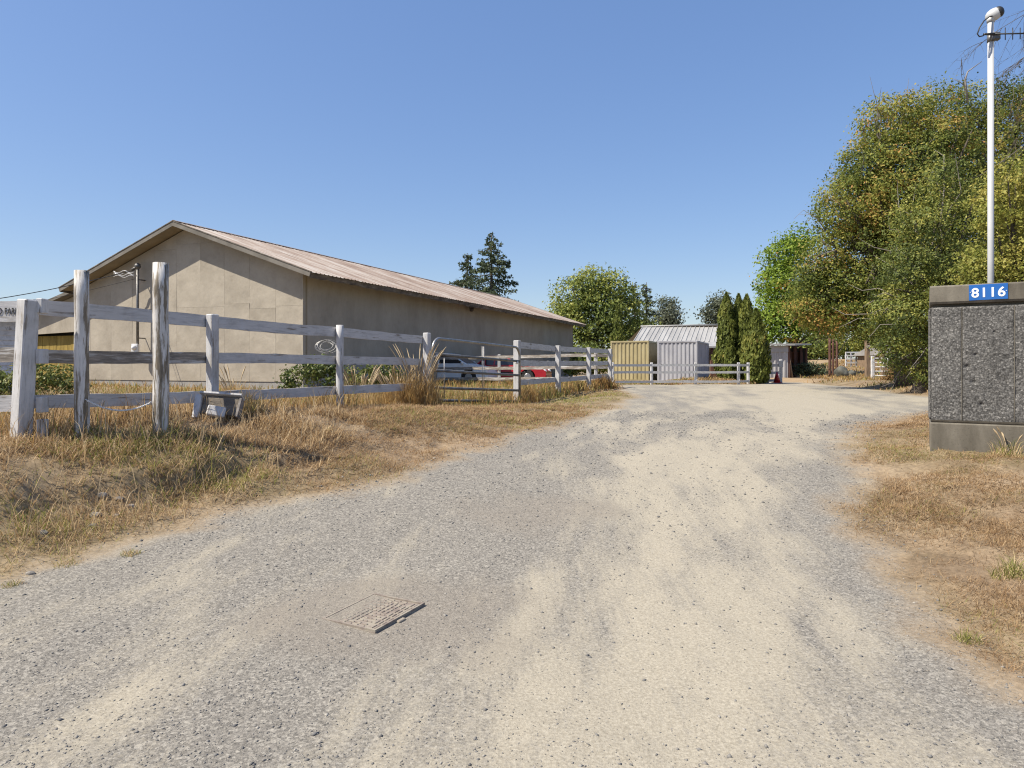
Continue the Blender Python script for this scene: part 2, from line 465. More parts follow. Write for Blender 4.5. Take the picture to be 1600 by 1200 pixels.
def groundmat():
    m = bpy.data.materials.new('dry_ground_and_gravel'); nt, pb = nodes_of(m)
    v = coords(nt, rnd=False)
    A = lambda s: N(nt, 'ShaderNodeAttribute', attribute_name=s).outputs['Fac']
    # gravel
    vo = N(nt, 'ShaderNodeTexVoronoi'); vo.inputs['Scale'].default_value = 75; nt.links.new(v, vo.inputs['Vector'])
    vo2 = N(nt, 'ShaderNodeTexVoronoi'); vo2.inputs['Scale'].default_value = 170; nt.links.new(v, vo2.inputs['Vector'])
    sx = N(nt, 'ShaderNodeSeparateColor'); nt.links.new(vo.outputs['Color'], sx.inputs[0])
    sx2 = N(nt, 'ShaderNodeSeparateColor'); nt.links.new(vo2.outputs['Color'], sx2.inputs[0])
    st = ramp(nt, [(0, (.06, .058, .057)), (.35, (.14, .133, .124)), (.7, (.222, .208, .187)), (.93, (.37, .35, .31))]); nt.links.new(sx.outputs[0], st.inputs[0])
    st2 = ramp(nt, [(0, (.08, .077, .072)), (.5, (.19, .177, .157)), (1, (.33, .305, .262))]); nt.links.new(sx2.outputs[1], st2.inputs[0])
    gcol = mix(nt, .5, st.outputs[0], st2.outputs[0])
    nd = noise(nt, v, 70, 7, .75)
    dc = ramp(nt, [(.3, (.21, .184, .142)), (.5, (.328, .296, .235)), (.68, (.43, .393, .318))]); nt.links.new(nd.outputs[0], dc.inputs[0])
    nb = noise(nt, v, 60, 5, .7)
    ad = N(nt, 'ShaderNodeMath', operation='ADD'); nt.links.new(A('dust'), ad.inputs[0])
    sb = N(nt, 'ShaderNodeMath', operation='MULTIPLY_ADD', i_1=1.3, i_2=-.65); nt.links.new(nb.outputs[0], sb.inputs[0]); nt.links.new(sb.outputs[0], ad.inputs[1])
    # faint tyre streaks drawn out along the drive
    tc2 = N(nt, 'ShaderNodeTexCoord'); mp2 = N(nt, 'ShaderNodeMapping')
    mp2.inputs['Rotation'].default_value = (0, 0, math.radians(14)); mp2.inputs['Scale'].default_value = (9, .7, 1)
    nt.links.new(tc2.outputs['Object'], mp2.inputs['Vector'])
    ns = noise(nt, mp2.outputs[0], 1.6, 5, .7, .3)
    ss = N(nt, 'ShaderNodeMath', operation='MULTIPLY_ADD', i_1=.9, i_2=-.45); nt.links.new(ns.outputs[0], ss.inputs[0])
    ad2 = N(nt, 'ShaderNodeMath', operation='ADD'); nt.links.new(ad.outputs[0], ad2.inputs[0]); nt.links.new(ss.outputs[0], ad2.inputs[1])
    dm = ramp(nt, [(.2, 0.08), (.8, .95)]); nt.links.new(ad2.outputs[0], dm.inputs[0])
    gc = mix(nt, dm.outputs[0], gcol, dc.outputs[0])
    fcol = mix(nt, .6, st2.outputs[0], (.215, .185, .15))
    gc = mix(nt, A('fine'), gc, fcol)
    # soil and thatch
    n1 = noise(nt, v, 1.4, 6, .65); n2 = noise(nt, v, 22, 6, .75)
    s1 = ramp(nt, [(.3, (.16, .112, .072)), (.5, (.255, .188, .122)), (.7, (.34, .26, .175))]); nt.links.new(n1.outputs[0], s1.inputs[0])
    s2 = ramp(nt, [(.3, .45), (.7, 1.25)]); nt.links.new(n2.outputs[0], s2.inputs[0])
    sc = mix(nt, .85, s1.outputs[0], s2.outputs[0], 'MULTIPLY')
    grn = mix(nt, .8, (.14, .15, .045), s2.outputs[0], 'MULTIPLY')
    gm = N(nt, 'ShaderNodeMath', operation='MULTIPLY', i_1=.22); nt.links.new(A('green'), gm.inputs[0])
    sc = mix(nt, gm.outputs[0], sc, grn)
    tr = mix(nt, .45, (.36, .26, .15), s1.outputs[0])
    sc = mix(nt, A('track'), sc, tr)
    # ragged border between the two
    ga = N(nt, 'ShaderNodeMath', operation='ADD'); nt.links.new(A('gravel'), ga.inputs[0]); nt.links.new(sb.outputs[0], ga.inputs[1])
    gr = ramp(nt, [(.3, 0), (.7, 1)]); nt.links.new(ga.outputs[0], gr.inputs[0])
    c = mix(nt, gr.outputs[0], sc, gc)
    # trodden dirt along the border
    gb = ramp(nt, [(.12, 0), (.4, .5), (.6, .5), (.97, 0)]); nt.links.new(A('gravel'), gb.inputs[0])
    dirt = mix(nt, .8, (.32, .25, .17), s2.outputs[0], 'MULTIPLY')
    c = mix(nt, gb.outputs[0], c, dirt)
    nt.links.new(c, pb.inputs['Base Color']); pb.inputs['Roughness'].default_value = .93
    pb.inputs['Specular IOR Level'].default_value = .15
    b1 = bump(nt, pb, vo.outputs['Distance'], -.8, .014)
    b2 = bump(nt, pb, vo2.outputs['Distance'], -.4, .006, b1)
    bump(nt, pb, n2.outputs[0], .5, .02, b2)
    return m
M_['ground'] = groundmat()
def ground_piece(name, faces):
    u, inv = np.unique(faces, return_inverse=True)
    o = fmesh(name, V[u], inv.reshape(-1, 4), M_['ground'], {'gravel': grav[u], 'dust': dust[u], 'green': green[u], 'track': trk[u], 'fine': fine[u]}, smooth=True)
    return tag(o, kind='structure')
ground_piece('ground', Q[~isd])
ground_piece('gravel_driveway', Q[isd])

# loose gravel lying on the drive: one body of stuff
def stones(n, xr, yr, smin, smax, power, name, mat, even=False):
    y = yr[0] + (yr[1] - yr[0]) * rng.random(n) ** power
    hw = y * .78 + .3
    x = (rng.random(n) * 2 - 1) * np.minimum(hw, xr)
    sd = sdist(x, y, DRIVE)
    d = dust_of(x, y, sd)
    clump = fbm(x * 1.3, y * .9, 71, 4)
    keep = (sd < .35) & (even | (rng.random(n) < np.clip(1.1 - 1.15 * d + (clump - .5) * 1.5, .1, 1))) & (rng.random(n) > sstep(0, .35, sd) * .6)
    # leave the cast iron lid almost clean
    keep &= ~((np.abs(x + .83) + np.abs(y - 4.14) < .42) & (rng.random(n) > .05))
    x, y = x[keep], y[keep]; n = len(x)
    z = hgt(x, y)
    s = smin + (smax - smin) * rng.random(n) ** 5
    s = s * np.clip(y / 6, .8, 2.2)
    ov = np.array([(1, 0, 0), (-1, 0, 0), (0, 1, 0), (0, -1, 0), (0, 0, 1), (0, 0, -1)], float)
    of = np.array([(0, 2, 4), (2, 1, 4), (1, 3, 4), (3, 0, 4), (2, 0, 5), (1, 2, 5), (3, 1, 5), (0, 3, 5)])
    base = ov[None] * (.65 + .6 * rng.random((n, 6, 1))) + rng.normal(0, .22, (n, 6, 3))
    base *= s[:, None, None] * np.array([1, .8, .6])
    a = rng.random(n) * 2 * PI; c, q = np.cos(a)[:, None], np.sin(a)[:, None]
    X = base[:, :, 0] * c - base[:, :, 1] * q; Y = base[:, :, 0] * q + base[:, :, 1] * c
    VV = np.stack([X + x[:, None], Y + y[:, None], base[:, :, 2] + z[:, None] + (s * .02)[:, None]], -1).reshape(-1, 3)
    FF = (of[None] + (np.arange(n) * 6)[:, None, None]).reshape(-1, 3)
    o = fmesh(name, VV, FF, mat, {'tint': np.repeat(rng.random(n), 6)})
    return tag(o, kind='stuff')
def gravelmat():
    m = bpy.data.materials.new('loose_gravel'); nt, pb = nodes_of(m)
    a = N(nt, 'ShaderNodeAttribute', attribute_name='tint')
    r = ramp(nt, [(0, (.1, .098, .098)), (.35, (.165, .16, .152)), (.75, (.215, .2, .18)), (1, (.32, .3, .265))]); nt.links.new(a.outputs['Fac'], r.inputs[0])
    nt.links.new(r.outputs[0], pb.inputs['Base Color']); pb.inputs['Roughness'].default_value = .9
    return m
M_['gravel'] = gravelmat()
stones(110000, 9, (2.3, 14), .0028, .0125, 1.35, 'loose_gravel', M_['gravel'])
stones(9000, 9, (2.3, 12), .005, .02, 1.25, 'loose_stones', M_['gravel'], True)

# ------------------------------------------------------------------ utility lid in the gravel
def lid():
    cx, cy = -.833, 4.14
    e1 = Vector((.36, -.21, 0)); e2 = Vector((.176, .42, 0))
    zc = hz(cx, cy, False)
    rz = math.atan2(e1.y, e1.x)
    # local slope of the ground
    sx = (hz(cx + .3, cy, False) - hz(cx - .3, cy, False)) / .6; sy = (hz(cx, cy + .3, False) - hz(cx, cy - .3, False)) / .6
    t = thing('utility_lid', (cx, cy, zc), 'rusty square cast iron utility lid with raised bar pattern lying in the gravel', 'utility lid', rz)
    nrm = Vector((-sx, -sy, 1)).normalized()
    xax = Matrix.Rotation(rz, 3, 'Z') @ Vector((1, 0, 0)); xax = (xax - nrm * xax.dot(nrm)).normalized()
    M = frame((cx, cy, zc - .014), xax, nrm) @ Matrix.Rotation(-.05, 4, 'Y')
    a, b = .417, .455
    m = MB(); m.box((0, 0, 0), (a, b, .03), None, .004); m.build('plate', M_['iron'], t, M)
    m = MB()
    for s in (-1, 1):
        m.box((s * (a / 2 - .008), 0, .019), (.014, b, .012)); m.box((0, s * (b / 2 - .008), .0188), (a - .03, .014, .012))
    m.build('rim', M_['iron'], t, M)
    bars = []
    for i in range(7):                                   # dashed border bars
        for s in (-1, 1):
            for r_ in (0, 1, 2):
                if r_ == 2 and i in (0, 6): continue
                bars.append((s * (a / 2 - .035 - r_ * .026), -b / 2 + .055 + i * .058, .014, .045))
    for i in range(4):
        for s in (-1, 1):
            bars.append((-.075 + i * .05, s * (b / 2 - .034), .04, .014)); bars.append((-.075 + i * .05, s * (b / 2 - .06), .04, .014))
    for i in range(6):                                   # basket weave in the middle
        for j in range(8):
            if (i // 3 + j // 4) % 2 == 0: bars.append((-.083 + i * .033, -.13 + j * .038, .012, .03))
            else: bars.append((-.083 + i * .033, -.13 + j * .038, .027, .01))
    mesh = None
    for (x, y, dx, dy) in bars:
        m = MB(); m.box((0, 0, 0), (dx, dy, .009), None, .002)
        m.build('raised_bar', M_['iron'], t, M @ Matrix.Translation((x, y, .0155)))
    m = MB(); m.box((a / 2 + .012, -.02, .006), (.03, .06, .016), None, .004); m.build('lifting_lug', M_['iron'], t, M)
lid()
def fx_(u, Y): return (u - 800) / FPX * Y
# ------------------------------------------------------------------ barn
def barnmats():
    m = bpy.data.materials.new('beige_painted_plywood'); nt, pb = nodes_of(m)
    v = coords(nt, (1, 1, .6)); n = noise(nt, v, .9, 7, .62)
    r = ramp(nt, [(.3, (.27, .237, .19)), (.5, (.33, .293, .238)), (.72, (.39, .348, .285))]); nt.links.new(n.outputs[0], r.inputs[0])
    n2 = noise(nt, v, 7, 6, .75, .4); r2 = ramp(nt, [(.2, .3), (.33, .82), (.5, 1)]); nt.links.new(n2.outputs[0], r2.inputs[0])
    c = mix(nt, .55, r.outputs[0], r2.outputs[0], 'MULTIPLY')
    oi = N(nt, 'ShaderNodeObjectInfo'); r3 = ramp(nt, [(0, .95), (1, 1.03)]); nt.links.new(oi.outputs['Random'], r3.inputs[0])
    c = mix(nt, 1, c, r3.outputs[0], 'MULTIPLY')
    nt.links.new(c, pb.inputs['Base Color']); pb.inputs['Roughness'].default_value = .75
    b = bump(nt, pb, n2.outputs[0], .35, .012); n3 = noise(nt, v, 1.3, 3); bump(nt, pb, n3.outputs[0], .5, .06, b)
    M_['ply'] = m
    m = bpy.data.materials.new('rusty_metal_roof'); nt, pb = nodes_of(m)
    v = coords(nt, (2.2, .22, 1)); n = noise(nt, v, 2.2, 8, .7)
    oi = N(nt, 'ShaderNodeObjectInfo')
    ad = N(nt, 'ShaderNodeMath', operation='MULTIPLY_ADD', i_1=.16, i_2=-.08); nt.links.new(oi.outputs['Random'], ad.inputs[0])
    a2 = N(nt, 'ShaderNodeMath', operation='ADD'); nt.links.new(n.outputs[0], a2.inputs[0]); nt.links.new(ad.outputs[0], a2.inputs[1])
    r = ramp(nt, [(.28, (.385, .36, .335)), (.43, (.33, .285, .25)), (.52, (.25, .19, .155)), (.66, (.15, .1, .075))]); nt.links.new(a2.outputs[0], r.inputs[0])
    nt.links.new(r.outputs[0], pb.inputs['Base Color']); pb.inputs['Roughness'].default_value = .6; pb.inputs['Metallic'].default_value = .0
    bump(nt, pb, n.outputs[0], .2, .005)
    M_['roofrust'] = m
barnmats()
M_['fascia'] = simple('rotted_fascia_board', [(.3, (.05, .04, .032)), (.5, (.12, .1, .08)), (.7, (.22, .19, .15))], 2.5, .85, .6, stretch=(1, 1, 3), dist=.02)
M_['trim'] = simple('grey_barge_board', [(.3, (.11, .1, .085)), (.7, (.18, .165, .145))], 2, .8, .3)
M_['soffit'] = simple('beige_soffit', [(.3, (.19, .155, .105)), (.7, (.26, .215, .15))], 1.5, .8, .2)
M_['concrete'] = simple('grey_concrete', [(.3, (.2, .195, .185)), (.7, (.31, .3, .285))], 3, .9, .4)
M_['hay'] = simple('mustard_boards', [(.3, (.16, .11, .02)), (.6, (.3, .21, .045)), (.8, (.36, .27, .07))], 3, .85, .4, stretch=(2, 2, .5))
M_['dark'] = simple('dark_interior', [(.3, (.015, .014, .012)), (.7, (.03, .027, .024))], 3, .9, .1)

TB = Vector((-.924, .382, 0)).normalized()      # along the gable, to the left
LB = Vector((.382, .924, 0)).normalized()       # along the long wall, away
def clip_poly(poly, a, b, c):
    """keep a*x+b*y<=c"""
    out = []
    for i in range(len(poly)):
        p, q = poly[i], poly[(i + 1) % len(poly)]
        dp, dq = a * p[0] + b * p[1] - c, a * q[0] + b * q[1] - c
        if dp <= 0: out.append(p)
        if dp * dq < 0:
            t = dp / (dp - dq); out.append((p[0] + (q[0] - p[0]) * t, p[1] + (q[1] - p[1]) * t))
    return out
def barn():
    so, o = .85, .6
    E = Vector((-.2945 * 23.4, 23.4, 0))                      # near right roof corner
    C = E + TB * so + LB * o                                  # wall corner
    zg = CZ - .98; ze = CZ + 3.2; sl = .35
    Wr = 12.86; Ww = Wr - 2 * so; Lr = 33.3; Lw = Lr - 2 * o
    t = thing('barn', (C.x, C.y, zg), 'long beige plywood barn with rusty ribbed metal roof', 'barn')
    FG = Matrix(((TB.x, LB.x, 0, C.x), (TB.y, LB.y, 0, C.y), (0, 0, 1, zg), (0, 0, 0, 1)))   # x left along gable, y into barn, z up
    H = ze - zg + so * sl - .17                               # wall top under roof at the side
    def top(x): return H + sl * min(x, Ww - x)
    # frame x,z polygons, extruded in y: matrix turning prism XY->XZ
    R = FG @ Matrix(((1, 0, 0, 0), (0, 0, 1, 0), (0, 1, 0, 0), (0, 0, 0, 1)))
    gable = [(0, .35), (Ww, .35), (Ww, H), (Ww / 2, H + sl * Ww / 2), (0, H)]
    m = MB(); m.prism(gable, .06, .25, R); m.build('wall', M_['soffit'], t, Matrix.Identity(4))
    m = MB(); m.prism([(0, -.6), (Ww, -.6), (Ww, .35), (0, .35)], .03, .27, R); m.build('foundation', M_['concrete'], t, Matrix.Identity(4))
    # plywood sheets of the gable
    xs = list(np.arange(0, Ww, 1.22)) + [Ww]
    rows = [.36, 1.15, 3.15, 5.6, 8]
    for i in range(len(xs) - 1):
        off = random.uniform(-.12, .12)
        for j in range(len(rows) - 1):
            x0, x1 = xs[i] + .0025, xs[i + 1] - .0025
            y0 = rows[j] + (off if j else 0) + .0025; y1 = rows[j + 1] + off - .0025
            p = [(x0, y0), (x1, y0), (x1, y1), (x0, y1)]
            p = clip_poly(p, -sl, 1, H - .01)                 # right slope
            p = clip_poly(p, sl, 1, H + sl * Ww - .01)
            if len(p) < 3: continue
            if max(q[1] for q in p) - min(q[1] for q in p) < .12: continue
            cx = sum(q[0] for q in p) / len(p); cy = sum(q[1] for q in p) / len(p)
            d = random.uniform(.012, .018)
            m = MB(); m.prism([(q[0] - cx, q[1] - cy) for q in p], 0, .045)
            tilt = Matrix.Rotation(random.uniform(-.006, .006), 4, 'X') @ Matrix.Rotation(random.uniform(-.006, .006), 4, 'Y')
            m.build('plywood_sheet', M_['ply'], t, R @ Matrix.Translation((cx, cy, .012 + d - .02)) @ tilt)
    # long walls, back wall
    m = MB(); m.box((.1, Lw / 2 + .1, H / 2 + .15), (.2, Lw - .3, H - .3)); m.build('wall', M_['ply'], t, FG)
    m = MB(); m.box((-.012, .05, H / 2 + .15), (.03, .14, H - .32)); m.build('corner_board', M_['ply'], t, FG)
    m = MB(); m.box((.1, Lw / 2 + .1, -.1), (.24, Lw - .3, .78)); m.build('foundation', M_['concrete'], t, FG)
    m = MB(); m.box((Ww - .1, Lw / 2 + .1, H / 2), (.2, Lw - .3, H)); m.build('wall', M_['ply'], t, FG)
    m = MB(); m.prism([(0, 0), (Ww, 0), (Ww, H), (Ww / 2, H + sl * Ww / 2), (0, H)], Lw - .2, Lw, R); m.build('wall', M_['ply'], t, Matrix.Identity(4))
    # shed bay on the left of the gable: mustard boards set back in a dark bay
    for k in range(19):
        m = MB(); m.box((0, 0, 0), (.225, .03, 2.3)); m.build('board', M_['hay'], t, FG @ Matrix.Translation((Ww + .12 + k * .232 + .1, .5 + random.uniform(-.008, .008), 1.1)))
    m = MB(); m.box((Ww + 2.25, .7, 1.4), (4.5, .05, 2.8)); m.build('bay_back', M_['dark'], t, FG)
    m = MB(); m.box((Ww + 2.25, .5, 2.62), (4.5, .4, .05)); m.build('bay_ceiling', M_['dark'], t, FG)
    m = MB(); m.prism([(Ww + .03, 2.42), (Ww + 4.4, 2.3), (Ww + 4.4, 3.05), (Ww + .03, 4.2)], .22, .3, R); m.build('bay_header', M_['ply'], t, Matrix.Identity(4))
    m = MB(); m.box((Ww + 4.46, .6, 1.5), (.12, .8, 3.0)); m.build('bay_side', M_['ply'], t, FG)
    # roof deck, soffit, fascia
    half = Wr / 2; ln = math.hypot(half, half * sl); ang = math.atan(sl)
    zr = ze - zg
    cs, sn = math.cos(ang), math.sin(ang)
    # right slope frame: x along the eave away (LB), y up the slope, z normal
    def slope(side):
        if side > 0:
            p = C - TB * so - LB * o; ux = LB; uy = TB * cs + Vector((0, 0, sn))
        else:
            p = C + TB * (Ww + so) + LB * (Lr - o); ux = -LB; uy = -TB * cs + Vector((0, 0, sn))
        p = Vector((p.x, p.y, ze)); uz = ux.cross(uy)
        if uz.z < 0: ux = -ux; p = p - ux * Lr; uz = -uz
        return Matrix(((ux.x, uy.x, uz.x, p.x), (ux.y, uy.y, uz.y, p.y), (ux.z, uy.z, uz.z, p.z), (0, 0, 0, 1)))
    sheet = None
    for side in (1, -1):
        S = slope(side)
        flip = 1
        m = MB(); m.box((Lr / 2, ln / 2, -.07), (Lr - .06, ln - .02, .1)); m.build('roof_deck', M_['soffit'], t, S)
        n = 37; w = Lr / n
        if sheet is None:
            prof = []
            for k in range(5):
                x = k * w / 4
                if k < 4: prof += [(x, .0), (x + w * .15, .0), (x + w * .18, .022), (x + w * .22, .022)] 
                else: prof += [(w + .02, .004)]
            prof = [(x, z) for x, z in prof]
            vs = []; fs = []
            ys = [-.06, ln * .5, ln + .01]
            for yy in ys: vs += [(x, yy, z) for x, z in prof]
            q = len(prof)
            for b in range(2):
                for a in range(q - 1): fs.append((b * q + a, b * q + a + 1, (b + 1) * q + a + 1, (b + 1) * q + a))
            mb = MB(); mb.add(vs, fs); sheet = mb.mesh('roof_sheet', M_['roofrust'])
        for k in range(n):
            ob = bpy.data.objects.new('roof_sheet', sheet)
            place(ob, t, S @ Matrix.Translation((k * w, random.uniform(-.035, .02), -.012 + random.uniform(0, .008))) @ Matrix.Rotation(random.uniform(-.001, .001), 4, 'Z'))
        # eave fascia in lengths, some slipped
        x = 0
        while x < Lr - .1:
            L = min(random.uniform(2.0, 3.6), Lr - x)
            m = MB()
            nseg = 10; vs = []; fs = []
            for a in range(nseg + 1):
                xx = x + .01 + (L - .02) * a / nseg; dz = random.uniform(-.035, .02)
                vs += [(xx, -.035, -.02), (xx, .0, -.02), (xx, .0, -.2 + dz), (xx, -.035, -.2 + dz)]
            for a in range(nseg):
                b = a * 4
                for e in range(4): fs.append((b + e, b + (e + 1) % 4, b + 4 + (e + 1) % 4, b + 4 + e))
            fs += [(0, 3, 2, 1), (nseg * 4, nseg * 4 + 1, nseg * 4 + 2, nseg * 4 + 3)]
            m.add(vs, fs); m.build('fascia_board', M_['fascia'], t, S)
            x += L
        for xx in (-.02, Lr + .02):                            # barge boards on the rakes
            m = MB(); m.box((xx, ln / 2 - .02, -.1), (.04, ln - .02, .155)); m.build('barge_board', M_['trim'], t, S)
            m = MB(); m.box((xx, ln / 2 - .02, .0), (.075, ln - .0, .03)); m.build('drip_edge', M_['fascia'], t, S)
        m = MB(); m.box((Lr / 2, ln - .1, .035), (Lr + .05, .22, .012)); m.build('ridge_cap', M_['roofrust'], t, S)
    # lower lean-to eave at the left
    S = slope(-1)
    pl = C + TB * (Ww + .02) - LB * .15
    FL = Matrix(((TB.x, LB.x, 0, pl.x), (TB.y, LB.y, 0, pl.y), (0, 0, 1, zg), (0, 0, 0, 1)))
    m = MB(); m.add([(0, 0, 4.36), (4.9, 0, 3.1), (4.9, 9, 3.1), (0, 9, 4.36), (0, 0, 4.22), (4.9, 0, 2.96), (4.9, 9, 2.96), (0, 9, 4.22)],
                    [(0, 3, 2, 1), (4, 5, 6, 7), (0, 1, 5, 4), (1, 2, 6, 5), (2, 3, 7, 6), (3, 0, 4, 7)])
    m.build('lean_to_roof', M_['trim'], t, FL)
    # small lamp under the eave
    q = C + LB * 13.2
    m = MB(); m.box((q.x + .25, q.y - .1, ze - .12), (.28, .28, .16)); m.ball((q.x + .25, q.y - .1, ze - .26), .12); m.build('eave_lamp', M_['fascia'], t)
    return C, t, FG, zg
BC, BARN, BFG, BZG = barn()

# service mast on the gable with wires going off to the left
def mast():
    Y = 26.95
    x = (215 - 800) / FPX * Y
    zb, zt = P3(215, 548, Y).z, P3(215, 417, Y).z
    t = thing('service_mast', (x, Y, zb), 'grey steel service mast with wires standing against the barn gable', 'service mast')
    m = MB(); m.tube([(x, Y, zb), (x, Y, zt)], .052, 10); m.build('pipe', M_['galvdark'], t)
    m = MB(); m.ball((x, Y, zt + .03), (.12, .12, .13)); m.tube([(x, Y, zt + .02), (x - .2, Y - .05, zt - .12)], .05, 8); m.build('weather_head', M_['galvdark'], t)
    m = MB(); m.box((x - .08, Y - .02, zb + .1), (.26, .16, .34), None, .02); m.ball((x - .08, Y - .12, zb + .12), .1); m.build('meter_box', M_['lamp'], t)
    # brace back to the wall
    d = (BC + TB * 6 - Vector((x, Y, 0))).dot(LB)
    for zz in (zb + .5, zt - .5):
        m = MB(); m.tube([(x, Y, zz), (x + LB.x * d, Y + LB.y * d, zz)], .025, 6); m.build('bracket', M_['galvdark'], t)
    for k, (u2, v2) in enumerate(((-260, 495), (-260, 512))):
        a = Vector((x - .1, Y, zt - .12 - k * .35)); b = P3(u2, v2, 19)
        pts = [a.lerp(b, s / 14) - Vector((0, 0, math.sin(PI * s / 14) * .25)) for s in range(15)]
        w = MB(); w.tube(pts, .014 if k == 0 else .007, 5)
        tag(w.build('overhead_wire', M_['black'], None), ('thick black overhead wire running left from the mast head', 'thin overhead wire running left below the thick wire')[k], 'wire')
    # slack service loops by the mast head
    m = MB()
    for k in range(4):
        pts = [Vector((x - .1 - s * .09, Y - .06, zt - .2 - .06 * k - .05 * math.sin(s * 1.1 + k))) for s in range(10)]
        m.tube(pts, .012, 5)
    m.build('service_loops', M_['lamp'], t)
mast()

# white shed with lapped siding at the far left
def white_shed():
    Y = 0
    xr_, yr_ = fx_(25, 16.5), 16.5
    x1 = 0; x0 = -5
    zt = P3(0, 497, 16.5).z; zb = hz(xr_ - 1, yr_) - .2
    t = thing('white_shed', (xr_, yr_, 0), 'white shed with horizontal lapped siding behind the lettered fence board', 'shed', math.radians(36.5))
    LF = world_of(t)
    k = 0; z = zb
    while z < zt - .02:
        m = MB(); h = .12
        m.add([(x0, Y - .025, z), (x1, Y - .025, z), (x1, Y - .005, z + h), (x0, Y - .005, z + h), (x0, Y + .03, z), (x1, Y + .03, z), (x1, Y + .03, z + h), (x0, Y + .03, z + h)],
              [(0, 1, 2, 3), (5, 4, 7, 6), (0, 4, 5, 1), (3, 2, 6, 7), (1, 5, 6, 2), (0, 3, 7, 4)])
        m.build('siding_board', M_['bright'], t, LF); z += h
    m = MB(); m.box(((x0 + x1) / 2, Y + 2.05, (zb + zt) / 2), (x1 - x0 - .02, 4, zt - zb)); m.build('wall', M_['bright'], t, LF)
    m = MB(); m.add([(x0 - .3, Y - .35, zt + .02), (x1 + .12, Y - .35, zt + .02), (x1 + .12, Y + 4.3, zt + .3), (x0 - .3, Y + 4.3, zt + .3),
                     (x0 - .3, Y - .35, zt + .14), (x1 + .12, Y - .35, zt + .14), (x1 + .12, Y + 4.3, zt + .42), (x0 - .3, Y + 4.3, zt + .42)],
                    [(3, 2, 1, 0), (4, 5, 6, 7), (0, 1, 5, 4), (1, 2, 6, 5), (2, 3, 7, 6), (3, 0, 4, 7)]); m.build('roof', M_['trim'], t, LF)
    m = MB(); m.tube([(x1 + .06, Y - .3, zt), (x1 + .06, Y - .3, zt - .35)], .04, 6); m.build('downpipe', M_['trim'], t, LF)
white_shed()

# ------------------------------------------------------------------ fences
def rail(parent, a, b, h, th, mat, name='rail', label=None):
    """a, b: centre points of the two ends"""
    a = Vector(a); b = Vector(b); L = (b - a).length
    M = frame((a + b) / 2, b - a)
    n = max(4, int(L / .22)); vs = []; fs = []
    bow = random.uniform(-.012, .012)
    for i in range(n + 1):
        x = -L / 2 + L * i / n; w = bow * math.sin(PI * i / n)
        j = [random.uniform(-.005, .005) for _ in range(2)]
        y = .5 * th
        vs += [(x, -y, -h / 2 + j[0] + w), (x, y, -h / 2 + j[0] + w), (x, y, h / 2 + j[1] + w), (x, -y, h / 2 + j[1] + w)]
    for i in range(n):
        q = i * 4
        for e in range(4): fs.append((q + e, q + (e + 1) % 4, q + 4 + (e + 1) % 4, q + 4 + e))
    fs = [tuple(reversed(f)) for f in fs] + [(0, 1, 2, 3), (n * 4 + 3, n * 4 + 2, n * 4 + 1, n * 4)]
    m = MB(); m.add(vs, fs); o = m.build(name, mat, parent, M)
    if label: o['label'] = label
    return o
def post(parent, x, y, zb, zt, w, mat, lean=(0, 0), round_=False, name='post', yaw=.41, label=None):
    ax = Vector((lean[0], lean[1], zt - zb)); L = ax.length
    ax.normalize(); X = Vector((math.sin(yaw), math.cos(yaw), 0)); X = (X - ax * X.dot(ax)).normalized()
    M = frame((x, y, zb), X, ax)
    m = MB()
    if round_:
        pts = [(random.uniform(-.004, .004), random.uniform(-.004, .004), L * i / 8) for i in range(9)]
        rr = [w / 2 * (1.04 - .05 * i / 8) * random.uniform(.98, 1.02) for i in range(9)]
        m.tube(pts, rr, 14)
    else:
        m.box((0, 0, L / 2), (w, w, L), None, .012)
    o = m.build(name, mat, parent, M)
    if label: o['label'] = label
    return o
def ztop(u, v, Y): return CZ + (HOR - v) / FPX * Y

